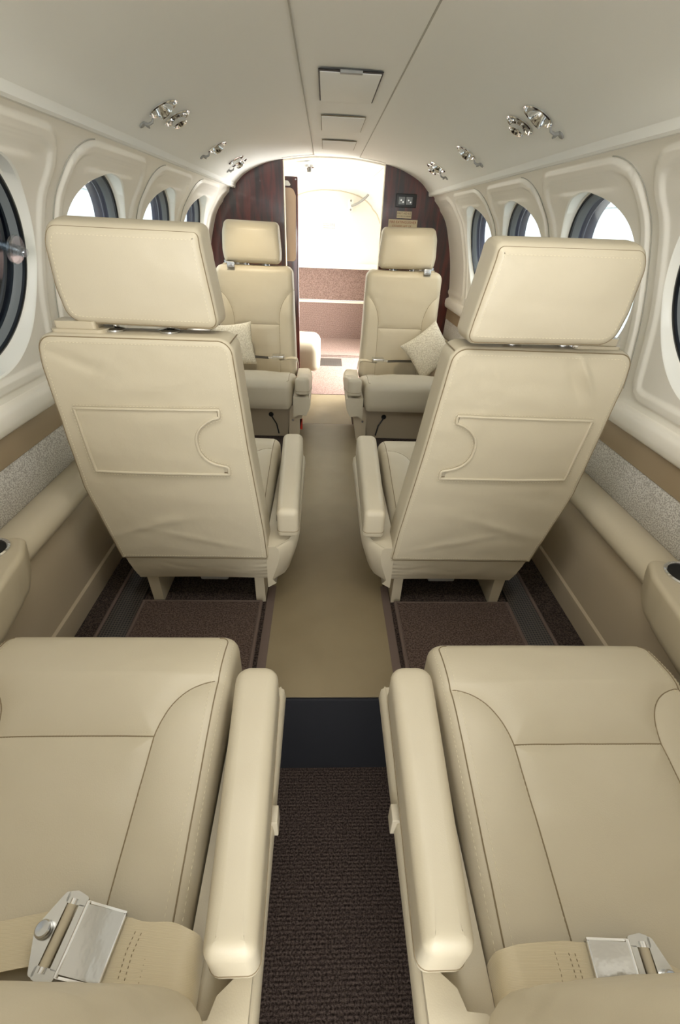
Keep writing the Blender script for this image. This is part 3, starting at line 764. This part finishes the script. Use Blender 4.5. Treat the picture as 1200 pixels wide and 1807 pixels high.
        for zi in np.linspace(0, 1, 30):
            z = -.700-.088*zi; row_ = []
            for ai in np.linspace(0, 1, 80):
                a = (.154+.004*zi)+(.508-.020*zi-.154)*ai; ed = 1.3*math.exp(-(ai/.06))+.25*math.exp(-((1-ai)/.08))
                b = .012+.014*zi+ed*.0018*sin(z*430+ai*9)+.004*sin(ai*pi)*zi-.008*sin(zi*pi)*(.4+.6*abs(noise.noise(Vector((ai*5, zi*2, side)))))
                row_.append(bk(a, b, z))
            rows.append(row_)
        mb = MB(); mb.sheet(rows)
        bk2 = [[bk(.160+(.486-.160)*ai, .07, -.788) for ai in np.linspace(0, 1, 80)]]
        mb.sheet([rows[-1], bk2[0]]); mb.sheet([[r[0] for r in rows], [bk(.160, .08, z) for z in np.linspace(-.70, -.788, 30)]]); mb.sheet([[r[-1] for r in rows], [bk(.488, .08, z) for z in np.linspace(-.70, -.788, 30)]])
        mb.build('back_skirt', LEATHER_SOFT, root)
        mb = MB(); mb.tube([bk(a, .008, -.703) for a in np.linspace(.156, .506, 20)], .0022, n=6); mb.build('skirt_seam', LEATHER, root)
        mb = MB(); mb.tube([bk(a, .0085, -.7062) for a in np.linspace(.156, .506, 20)], .0011, n=5); mb.build('skirt_crease', SEAM, root)
    # ---- headrest
    if row != 'near':
        hd0, hd1 = (-.008, .098) if row == 'middle' else (.006, .100)
        hb, ha = ((.034, -.013) if side < 0 else (-.014, -.026)) if row == 'middle' else (0, 0)
        if row == 'middle': ho = [(.244, -.016), (.488, -.014), (.502, -.040), (.506, -.110), (.498, -.168), (.228, -.172), (.232, -.130), (.243, -.040)]; hrad = [.026, .042, .05, .1, .032, .018, .1, .1]
        else: ho = [(.244, -.012), (.490, -.008), (.503, -.050), (.508, -.120), (.500, -.170), (.236, -.172), (.234, -.120), (.240, -.050)]; hrad = [.022, .022, .1, .1, .022, .022, .1, .1]
        if row == 'middle': hr = Pad(rounded(ho, hrad), hd0, hd1, .014, .035, .007, n=240, rings=36, wrinkle=.0011, wseed=side*2+9)
        else: hr = Pad(rounded(ho, hrad), hd1, hd0, .024, .03, .010, n=200, rings=26, wrinkle=.0006, wseed=side*2+9)
        mb = MB(); hr.mesh(lambda u, v, w: bk(u+ha, w+hb, v+(.010*sin(min(1, max(0, (w-hd0)/(hd1-hd0)))*pi) if v > -.06 else 0)), mb); h_ = mb.build('headrest', LEATHER, root)
        mb = MB()
        if row == 'middle':
            rg = hr.ring(.5); mb.tube([bk(p[0]+ha, p[2]+hb, p[1]) for p in rg], .0010, n=5, closed=True)
        else:
            rg = hr.ring(.95); mb.tube([bk(p[0]+ha, p[2]+hb, p[1]) for p in rg], .0009, n=5, closed=True)
        mb.build('seam', SEAM, h_)
        if row == 'middle':
            mb = MB(); rr = hr.ring(0, inset=.0006, lift=.0003); dashes(mb, [bk(p[0]+ha, p[2]+hb, p[1]) for p in rr]); mb.build('stitching', THREAD, h_)
        mb = MB()
        for a in (.312, .412):
            mb = MB(); mb.tube([bk(a, .050, -.19), bk(a, .050, -.15)], .006, n=10); mb.build('headrest_post', CHROME, root)
        for a in (.312, .412):
            mb = MB(); mb.lathe([(.010, 0), (.017, 0), (.019, .002), (.019, .005), (.010, .007)], bk(a, .044, -.1815), (0, 0, 1), 28); mb.build('post_collar', SATIN, root)
        # shoulder-harness guide by the outer shoulder
        mb = MB(); q0, q1 = .425, .515
        po = rounded([(q0, -.004), (q1, -.004), (q1, .050), (q0-.02, .050)], .01)
        mb.prism([(u, v) for u, v in po], lambda u, v, dd: bk(u, v+.018, dd), -.181, -.1745); mb.build('harness_plate', BEIGEP, root)
        mb = MB(); mb.prism(rounded([(q0+.012, .004), (q1-.006, .004), (q1-.006, .044), (q0+.012, .044)], .005), lambda u, v, dd: bk(u, v+.018, dd), -.176, -.162); mb.build('harness_guide', BEIGEP if row == 'middle' else SATIN, root)
        if row == 'far':
            mb = MB(); mb.rbox(0, 1, 0, 1, 0, 1, .1, fn=lambda c: Vector(bk(.452+.034*c.x, .094+.024*c.y, -.190+.026*c.z))); mb.build('harness_clip', SATIN, root)
            mb = MB(); mb.rbox(0, 1, 0, 1, 0, 1, .1, fn=lambda c: Vector(bk(.458+.022*c.x, .112+.010*c.y, -.182+.006*c.z))); mb.build('harness_tongue', CHROME, root)
        elif side > 0:
            mb = MB(); mb.rbox(0, 1, 0, 1, 0, 1, .08, fn=lambda c: Vector(bk(.418+.010*c.x, .012+.020*c.y, -.178+.016*c.z))); mb.build('harness_tongue', CHROME, root)
    # ---- armrest pad and console
    if row == 'near': b0, b1 = .160, .488
    elif row == 'middle': b0, b1 = .022, .492
    else: b0, b1 = .29, .535
    fa0, fa1, ra0, ra1 = .087, .152, .079, .131
    ap = Pad(rounded([(ra0, b0), (ra1, b0), (fa1, b1), (fa0, b1)], [.012, .012, .022, .022]), -.570, -.648, .016, .008, .0025, n=200, rings=22, wrinkle=.0004, wseed=side)
    def fa(u, v, w):
        q = max(0, v-(b1-.05)); return W(u, v, w-1.6*q*q-(.22*(b1-v) if row == 'far' else 0))
    mb = MB(); ap.mesh(fa, mb); arm = mb.build('armrest', LEATHER, root)
    mb = MB(); rr = ap.ring(1.0, lift=.0); rr = [(p[0], p[1], -.632) for p in rr]; mb.tube([fa(*p) for p in rr], .0009, n=5, closed=True); mb.build('seam', SEAM, arm)
    # console hull below
    st = []
    if row == 'near': ks = np.linspace(-.03, b1+.02, 22); r0_ = -.03
    elif row == 'middle': ks = np.linspace(.008, b1+.02, 22); r0_ = .008
    else: ks = np.linspace(.03, b1-.004, 22); r0_ = .03
    def hull(b):
        e = min(1, (b-r0_)/.10); e = sqrt(max(0, 1-(1-e)**2)); fz = 1-.35*max(0, (b-(b1-.25)))/.25 if row != 'far' else 1-.5*max(0, b-(b1-.25))/.25
        top = -.662 if b > r0_+.02 else -.668
        if row == 'near' and b < b0-.02: top = -.665+ (0 if b > .09 else .012*0)
        o_ = .158-(.158-.082)*(.40+.60*e)
        bz = -.718-.082*fz
        return [(.160, top), (o_+.008, top), (o_+.001, top-.006), (o_-.001, top-.03), (o_+.004, top-.055), (o_+.020, (top-.055+bz)/2-.012), (o_+.045*e+.01, bz+.014), (.158, bz), (.160, bz)]
    rows = [[W(a if a > .1595 else min(a, .158), b, z) for a, z in hull(b)] for b in ks]
    mb = MB(); mb.sheet(rows, closed=True); mb.add(rows[0], [tuple(range(len(rows[0])))]); mb.add(rows[-1], [tuple(range(len(rows[0])))])
    con = mb.build('arm_console', LEATHER, root, smooth=50)
    mb = MB(); mb.tube([W(p[1][0]-.001, b, p[1][1]+.0006) for b, p in ((b, hull(b)) for b in ks)], .0016, n=6); mb.build('piping', LEATHER_SOFT, con)
    mb = MB(); mb.box(*sorted((W(.098, 0, 0)[0], W(.142, 0, 0)[0])), *sorted((W(0, b0+.09, 0)[1], W(0, b1-.06, 0)[1])), -.665, -.645); mb.build('arm_support', BLACKP, root)
    if row == 'near':
        # stepped bracket behind the arm pad
        mb = MB(); po = [(.090, b0-.20), (.150, b0-.20), (.158, b0-.045), (.148, b0-.028), (.128, b0-.026), (.122, b0-.010), (.104, b0+.004), (.088, b0+.01)]
        mb.prism(po, lambda u, v, dd: W(u, v, dd), -.685, -.650); mb.build('hinge_cover', LEATHER, con, smooth=30)
        mb = MB(); mb.rbox(0, 1, 0, 1, 0, 1, .1, fn=lambda c: Vector(W(.076+.012*c.x, .305+.022*c.y, -.70+.04*c.z))); mb.build('arm_latch', LEATHER, con)
    # ---- pedestal and legs
    if row != 'near':
        lo = -.885 if row == 'middle' else -.965
        b_0, b_1 = (.12, .40) if row == 'middle' else (.05, .455)
        mb = MB(); mb.prism([(.175, -.70), (.53, -.70), (.515, lo+.03), (.20, lo+.03)], lambda u, v, dd: W(u, dd, v), b_0, b_1)
        mb.build('pedestal', LOWER, root, smooth=0)
        if row == 'far':
            mb = MB(); mb.prism([(.112, -.712), (.178, -.712), (.190, lo+.02), (.150, lo+.02)], lambda u, v, dd: W(u, dd, v), .10, .50); mb.build('side_shroud', LOWER, root, smooth=0)
            mb = MB(); mb.lathe([(0, -.002), (.010, -.002), (.012, .001), (.012, .006)], W(.272, .457, -.775), (0, 1, 0), 16); mb.build('cable_grommet', BLACKP, root)
            mb = MB(); mb.tube([W(.272, .459, -.775), W(.264, .470, -.785), W(.245, .480, -.812), W(.235, .482, -.86)], .0035, n=6); mb.build('cable', BLACKP, root)
            mb = MB(); mb.lathe([(0, -.003), (.005, -.003), (.005, .001)], W(.165, .502, -.782), (0, 1, 0), 10); mb.build('screw', SATIN, root)
        else:
            for a0, a1, w2 in ((.176, .200, 0), (.452, .484, .018)):
                mb = MB(); mb.prism([(a0, -.74), (a1, -.74), (a1-(.006 if w2 else 0), -.885), (a0+(0 if w2 else -.002), -.885)], lambda u, v, dd: W(u, dd, v), .040, .34); mb.build('leg', BEIGEP, root, smooth=0)
            mb = MB(); mb.rbox(0, 1, 0, 1, 0, 1, .1, fn=lambda c: Vector(W(.275+.075*c.x, .06+.06*c.y, -.825+.07*c.z))); mb.build('control_box', GREYP, root)
    else:
        mb = MB(); mb.prism([(.175, -.70), (.53, -.70), (.515, -.87), (.20, -.87)], lambda u, v, dd: W(u, dd, v), .06, .46); mb.build('pedestal', LOWER, root, smooth=0)
        for a0, a1 in ((.19, .215), (.50, .525)):
            mb = MB(); mb.box(*sorted((W(a0, 0, 0)[0], W(a1, 0, 0)[0])), *sorted((W(0, .1, 0)[1], W(0, .42, 0)[1])), -.885, -.86); mb.build('leg', BEIGEP, root, smooth=0)
    if row == 'far':
        mb = MB(); mb.box(*sorted((W(.20, 0, 0)[0], W(.51, 0, 0)[0])), *sorted((W(0, .08, 0)[1], W(0, .43, 0)[1])), -.965, -.93); mb.build('leg', BEIGEP, root, smooth=0)
    # ---- belts
    if row == 'near': near_belt(root, side, W)
    if row == 'far':
        pts = catmull([(.150, .185, -.62), (.158, .178, -.580), (.185, .180, -.572), (.215, .190, -.574), (.245, .20, -.575)], 8)
        rows = [[W(a, b+wd*.022, z-.004*abs(wd)) for wd in (-1, -.5, 0, .5, 1)] for a, b, z in pts]
        mb = MB(); mb.sheet(rows); mb.sheet([[ (x, y, z-.0025) for x, y, z in reversed(r)] for r in rows]); belt = mb.build('seat_belt', WEB, root)
        mb = MB(); mb.rbox(0, 1, 0, 1, 0, 1, .12, fn=lambda c: Vector(W(.222+.060*c.x, .178+.045*c.y, -.576+.016*c.z))); mb.build('buckle', SATIN, belt)
        mb = MB(); mb.rbox(0, 1, 0, 1, 0, 1, .1, fn=lambda c: Vector(W(.280+.022*c.x, .186+.030*c.y, -.574+.006*c.z))); mb.build('buckle_tongue', CHROME, belt)
        pts = catmull([(.30, .20, -.574), (.36, .195, -.572), (.43, .185, -.574), (.50, .17, -.58)], 8)
        rows = [[W(a, b+wd*.02, z) for wd in (-1, 0, 1)] for a, b, z in pts]
        mb = MB(); mb.sheet(rows); mb.sheet([[(x, y, z-.002) for x, y, z in reversed(r)] for r in rows]); mb.build('belt_tail', BLACKP, belt)
    return root

def ribbon(mb, pts, dirs, wd, th=.0016, n=9, mi=0):
    """flat strap along pts; dirs = width direction at each point"""
    top = []; bot = []
    P = [Vector(p) for p in pts]
    for i, p in enumerate(P):
        t = (P[min(i+1, len(P)-1)]-P[max(i-1, 0)]).normalized(); w_ = Vector(dirs[i]).normalized(); nn = t.cross(w_).normalized()
        if nn.z < 0: nn = -nn
        top.append([p+w_*wd*q+nn*th for q in np.linspace(-.5, .5, n)]); bot.append([p+w_*wd*q-nn*th*.2 for q in np.linspace(-.5, .5, n)])
    mb.sheet(top, mi); mb.sheet([list(reversed(r)) for r in bot], mi); mb.sheet([[r[0] for r in top], [r[0] for r in bot]], mi); mb.sheet([[r[-1] for r in top], [r[-1] for r in bot]], mi)
    mb.sheet([top[0], bot[0]], mi); mb.sheet([top[-1], bot[-1]], mi)

def near_belt(root, side, W):
    # strap from the inner rear gap up over the cushion edge, then the lift-lever buckle
    if side < 0:
        B0 = Vector((-.2745, .141, -.628)); ang = radians(169)
    else:
        B0 = Vector((.284, .104, -.640)); ang = radians(-4)
    ex = Vector((cos(ang), sin(ang), 0))        # from the strap end towards the free end of the buckle
    ey = Vector((-ex.y, ex.x, 0))
    if side < 0: ey = -ey                       # ey points towards the front of the cushion
    tz = Vector((0, 0, 1))
    if side < 0: tl = .05
    T = lambda x, y, z: B0+ex*x+ey*y+Vector((0, 0, z+.17*(y*ey.y+x*ex.y)+.006))
    st = T(-.036, 0, .004)
    pts = [st, st-ex*.010, st-ex*.026]
    if side < 0: tail = [Vector((-.186, .128, -.618)), Vector((-.168, .123, -.619)), Vector((-.157, .119, -.632)), Vector((-.155, .113, -.665)), Vector((-.158, .108, -.70))]
    else: tail = [Vector((.182, .106, -.624)), Vector((.166, .104, -.624)), Vector((.153, .102, -.634)), Vector((.150, .098, -.665)), Vector((.152, .094, -.70))]
    P = catmull(pts+tail, 8); dr = []
    for i in range(len(P)):
        t = min(1, i/(len(P)*.5)); dr.append((ey+Vector((0, 0, .17))).lerp(Vector((0, 1, .17)), t))
    mb = MB(); ribbon(mb, P, dr, .050); belt = mb.build('seat_belt', WEB, root)
    mb = MB()
    for k in range(4):
        x = -.052-.0065*k if k < 2 else -.060-.0065*k
        dashes(mb, [T(x, -.018, .0066), T(x+.002, 0, .0066), T(x, .018, .0066)], .0022, .0018, .0005)
    mb.build('box_stitch', SEAM, belt)
    mb = MB(); mb.prism(rounded([(-.036, -.0255), (.006, -.0255), (.006, .0255), (-.036, .0255)], .002, 4), lambda u, v, dd: T(u, v, dd), .006, .0115); mb.build('buckle_cover', BUCKLE, belt, smooth=30)
    mb = MB(); mb.tube([T(-.036, -.0252, .0095), T(-.036, .0252, .0095)], .0019, n=8); mb.build('cover_lip', CHROME, belt)
    mb = MB(); mb.tube([T(.006, -.028, .0095), T(.006, .028, .0095)], .0026, n=10); mb.build('buckle_hinge', CHROME, belt)
    for q in (-1, 1):
        mb = MB(); mb.prism(rounded([(-.037, q*.0275), (.007, q*.0285), (.007, q*.0265), (-.037, q*.0255)], .0006, 2), lambda u, v, dd: T(u, v, dd), .001, .010); mb.build('buckle_side', CHROME, belt, smooth=30)
    po = rounded([(.008, -.031), (.022, -.034), (.036, -.026), (.046, -.006), (.046, .006), (.036, .026), (.022, .034), (.008, .031)], .004, 4)
    hole0, hole1 = .015, .028
    mb = MB()
    mb.prism(rounded([(.008, -.031), (.022, -.034), (.031, -.032), (.031, -.023), (.008, -.023)], .003, 4), lambda u, v, dd: T(u, v, dd), .004, .0085)
    mb.prism(rounded([(.008, .031), (.022, .034), (.031, .032), (.031, .023), (.008, .023)], .003, 4), lambda u, v, dd: T(u, v, dd), .004, .0085)
    mb.prism(rounded([(.008, -.024), (.0155, -.024), (.0155, .024), (.008, .024)], .001, 3), lambda u, v, dd: T(u, v, dd), .004, .0085)
    mb.prism(rounded([(.0285, -.032), (.034, -.031), (.047, -.004), (.047, .004), (.034, .031), (.0285, .032)], .004, 4), lambda u, v, dd: T(u, v, dd), .004, .0085)
    mb.build('buckle_frame', SATIN, belt, smooth=30)
    mb = MB(); mb.tube([T(.022, -.023, .0085), T(.022, .023, .0085)], .0048, n=14); mb.build('adjuster_bar', BEIGEP, belt)
    for q in (-1, 1):
        mb = MB(); mb.tube([T(.022, q*.0275, .0085), T(.022, q*.022, .0085)], .0036, n=12); mb.build('bar_end', CHROME, belt)
    mb = MB(); mb.lathe([(0, .0165), (.0062, .0162), (.0075, .015), (.0078, .010), (.0065, .009), (.0065, .004)], T(.038, 0, 0), (0, 0, 1), 24); mb.build('rivet_knob', SATIN, belt)
    # strap continuing beyond the buckle to the outer side, under the cover
    Q = catmull([T(.022, 0, .002), T(.040, -.002, -.006), T(.075, -.012, -.012), T(.13, -.03, -.016)], 8)
    mb = MB(); ribbon(mb, Q, [ey]*len(Q), .044, .0012); mb.build('belt_tail', WEB, belt)

SEATS = {}
for row in ('near', 'middle', 'far'):
    for side in (-1, 1):
        SEATS[row, side] = make_seat(row, side)

# ------------------------------------------------------------------ throw pillows on the far seats
def pillow(c, size, th, ex, ey, label):
    c = Vector(c); ex = Vector(ex).normalized(); ey = Vector(ey); ey = (ey-ex*ey.dot(ex)).normalized(); ez = ex.cross(ey); n = 40; mb = MB()
    for sg in (1, -1):
        rows = []
        for i in range(n+1):
            r_ = []
            for j in range(n+1):
                u, v = 2*i/n-1, 2*j/n-1
                h = th*(max(0, (1-u*u)*(1-v*v)))**.42; pu = 1-.10*(1-v*v)*0-.10*(1-abs(u))*0
                q = size/2; x = u*q*(1-.09*(1-v*v)*abs(u)**3*-1-.09*abs(u)**4*(1-v*v)*2); y = v*q*(1-.09*abs(v)**4*(1-u*u)*2+.09*(1-u*u)*abs(v)**3)
                r_.append(c+ex*x+ey*y+ez*(sg*(h+.0005)+.004*noise.noise(Vector((u*2, v*2, sg)))*(1-max(abs(u), abs(v)))))
            rows.append(r_)
        mb.sheet(rows)
    mb.build('throw_pillow', PILLOW, label=label, cat='pillow', group='throw pillows on the far seats', origin=(c.x, c.y, c.z-size/2))
pillow((-.478, 2.27, -.515), .20, .045, (.95, .28, .06), (-.06, .22, 1), 'pale woven throw pillow on the left far seat, half hidden by the middle seat')
pillow((.487, 2.262, -.515), .205, .045, (.78, -.05, .62), (-.60, .30, .80), 'pale woven throw pillow leaning in the corner of the right far seat')

# ------------------------------------------------------------------ ceiling fittings
def ceil_frame(side, a, y):
    z = float(np.interp(a, CEIL[:, 0], CEIL[:, 1])); za = float(np.interp(a-.01, CEIL[:, 0], CEIL[:, 1])); zb = float(np.interp(a+.01, CEIL[:, 0], CEIL[:, 1]))
    t = Vector((side*.02, 0, zb-za)).normalized(); n = Vector((0, 1, 0)).cross(t); n = n if n.z < 0 else -n
    return Vector((side*a, y, z)), t, n
def reading_light(side, a, y, label, sc=1.):
    c, t, n = ceil_frame(side, a, y); e = empty('reading_light', c, label, 'light', 'chrome reading lights in the ceiling')
    mb = MB(); mb.lathe([(.037*sc, -.001), (.037*sc, .003), (.034*sc, .0045), (.030*sc, .003), (.026*sc, -.004), (.022*sc, -.012)], c, n, 36); mb.build('bezel', CHROME, e)
    ax = (n+Vector((0, .55, 0))-t*.15).normalized(); c2 = c+n*.000
    mb = MB(); mb.lathe([(.020*sc, -.02), (.0225*sc, -.004), (.0225*sc, .010), (.0205*sc, .0125), (.0185*sc, .011)], c2, ax, 30); mb.build('swivel', CHROME, e)
    mb = MB(); mb.lathe([(0, .005), (.0195*sc, .0105)], c2, ax, 30); mb.build('lens', BLACK, e)
    return c, n
def air_vent(side, a, y, label, sc=1.):
    c, t, n = ceil_frame(side, a, y); e = empty('air_vent', c, label, 'vent', 'chrome air vents in the ceiling')
    mb = MB(); mb.lathe([(.036*sc, -.001), (.036*sc, .003), (.033*sc, .0045), (.028*sc, .002), (.024*sc, -.006)], c, n, 36); mb.build('bezel', CHROME, e)
    mb = MB(); mb.lathe([(.0195*sc, -.006), (.0195*sc, .016), (.017*sc, .018), (.012*sc, .017), (.006*sc, .010), (0, .010)], c, n, 30); mb.build('nozzle', CHROME, e)
    mb = MB()
    for k in range(8):
        q = 2*pi*k/8; d_ = t*cos(q)+Vector((0, 1, 0))*sin(q); mb.tube([c+n*.001+d_*.018*sc, c+n*.004+d_*.027*sc], .0022*sc, n=6)
    mb.build('knurl', CHROME, e)
def coat_hook(side, a, y, label):
    c, t, n = ceil_frame(side, a, y); e = empty('coat_hook', c, label, 'hook', 'small grey hooks in the ceiling')
    mb = MB(); mb.lathe([(.0085, -.001), (.0085, .003), (.006, .0045), (0, .0045)], c+t*.006, n, 16); mb.build('base', GREYP, e)
    mb = MB(); mb.tube([c+n*.003, c+n*.010-t*.006, c+n*.013-t*.016, c+n*.009-t*.023], [.0035, .0035, .003, .002], n=8); mb.build('prong', GREYP, e)
    mb = MB(); mb.tube([c+n*.003, c+n*.008+Vector((0, .010, 0)), c+n*.010+Vector((0, .018, 0))], [.0035, .003, .002], n=8); mb.build('arm', GREYP, e)
SPOTS = [  # side, light y, vent y, hook y, words
    (-1, 1.406, 1.519, 1.398, 'left ceiling, nearest the camera'), (-1, 2.030, None, 2.004, 'left ceiling, second from the camera'), (-1, 2.510, 2.410, 2.500, 'left ceiling, farthest, by the bulkhead'),
    (1, 1.271, 1.378, 1.250, 'right ceiling, nearest the camera'), (1, 1.861, None, 1.840, 'right ceiling, second from the camera'), (1, 2.300, 2.370, 2.345, 'right ceiling, farthest, by the bulkhead')]
for side, yl, yv, yh, wd in SPOTS:
    reading_light(side, .426, yl, 'round chrome reading light with dark lens, ' + wd)
    if yv: air_vent(side, .425 if yv < 2 else .425, yv, 'round chrome air vent with ribbed rim, ' + wd)
    coat_hook(side, .474, yh, 'small grey coat hook, ' + wd)
# the reading lamps' own light over the far seats
for side, yl in ((-1, 2.03), (1, 1.861)):
    c, t, n = ceil_frame(side, .426, yl); d_ = bpy.data.lights.new('reading_lamp', 'SPOT'); d_.energy = 5.0; d_.spot_size = radians(70); d_.spot_blend = .9; d_.shadow_soft_size = .02; d_.color = (1, .86, .62)
    o = bpy.data.objects.new('reading_lamp', d_); COL.objects.link(o); p = c+n*.025; o.location = (p.x, p.y, p.z+Z0)
    o.rotation_euler = (Vector((side*.36, 2.40, -.35))-p).to_track_quat('-Z', 'Y').to_euler()

# access hatches along the centre of the ceiling
HL = ['largest flush ceiling hatch with a dark gap and grey latch, nearest the camera', 'flush white ceiling hatch with thin dark gap, between the two others', 'smallest-looking flush ceiling hatch, nearest the mahogany bulkhead']
for k, (y0, y1) in enumerate(((1.345, 1.625), (1.828, 2.085), (2.310, 2.555))):
    x0, x1, z = -.055, .083, .2835
    e = empty('ceiling_hatch', (0.014, y0, z), HL[k], 'hatch', 'ceiling hatches')
    mb = MB(); mb.rbox(x0, x1, y0, y1, z-.0035, z+.001, .0012, 2); mb.build('cover', HEAD, e)
    g = .0055 if k == 0 else .0028; mb = MB(); zz = z-.0008
    mb.box(x0-g*.6, x0+.001, y0, y1, zz-.0012, zz+.001); mb.box(x1-.001, x1+g*.6, y0, y1, zz-.0012, zz+.001)
    mb.rbox(x0-g*.6, x1+g*.6, y0-g*2.2, y0+.001, zz-.0012, zz+.001, .0008, 1); mb.build('gap', BLACK if k == 0 else SEAM, e)
    if k == 0:
        mb = MB(); mb.rbox(x0+.045, x1-.043, y0-.014, y0-.002, z-.006, z, .0015); mb.build('latch', GREYP, e)

# ------------------------------------------------------------------ cup-holder consoles on the side ledges
for side in (-1, 1):
    sn = 'left' if side < 0 else 'right'
    e = empty('cup_holder_console', (side*.63, .5, -.70), 'beige cup-holder console on the %s sidewall ledge with a chrome-rimmed well' % sn, 'cup holder', 'cup-holder consoles on the sidewall ledges')
    Y1, Y0_ = (.722, .2) if side < 0 else (.672, .2)
    po = rounded([(.690, Y1-.01), (.625, Y1), (.598, Y1-.055), (.575, Y1-.20), (.575, Y0_), (.690, Y0_)], [.01, .02, .03, .03, .01, .01], 6)
    P_ = Pad(po, -.540, -.640, .010, .03, .0, n=160, rings=10)
    mb = MB(); P_.mesh(lambda u, v, w_: (side*(u+.06*max(0, -.56-w_)), v-(.25*max(0, -.56-w_) if v > Y1-.1 else 0), w_), mb); mb.build('housing', BEIGEP, e)
    c = (side*.668, Y1-.052, -.5405)
    mb = MB(); mb.lathe([(.040, -.001), (.040, .003), (.037, .005), (.034, .003), (.033, -.002), (.032, .0005)], c, (0, 0, 1), 40); mb.build('rim', CHROME, e)
    mb = MB(); mb.lathe([(.0335, .001), (.0325, .0008), (0, .0006)], c, (0, 0, 1), 40); mb.build('well', BLACK, e)

# red tag low behind the left far seat's aisle side
mb = MB(); mb.rbox(-.146, -.132, 1.985, 1.992, -.830, -.775, .002); mb.build('red_tag', RED, label='small red tag hanging low on the aisle side of the left far seat', cat='tag')

# ------------------------------------------------------------------ outside: hangar walls and apron
for side, nm in ((-1, 'wall_hangar_left'), (1, 'wall_hangar_right')):
    mb = MB(); rows = []
    for y in np.arange(-8, 30, .06): rows.append([(side*(6+.03*(1 if int(y/.12+100) % 2 else 0)), y, .55), (side*(6+.03*(1 if int(y/.12+100) % 2 else 0)), y, 2.6)])
    mb.sheet(rows); mb.box(*sorted((side*5.9, side*5.98)), -8, 30, -2.2, .55); mb.box(*sorted((side*5.86, side*5.98)), -8, 30, .50, .56)
    mb.build(nm, HANGAR, kind='structure', smooth=0, recalc=False)
mb = MB(); mb.box(-8, 8, -10, 32, -2.3, -2.2); mb.build('ground', CONCRETE, kind='structure', smooth=0)
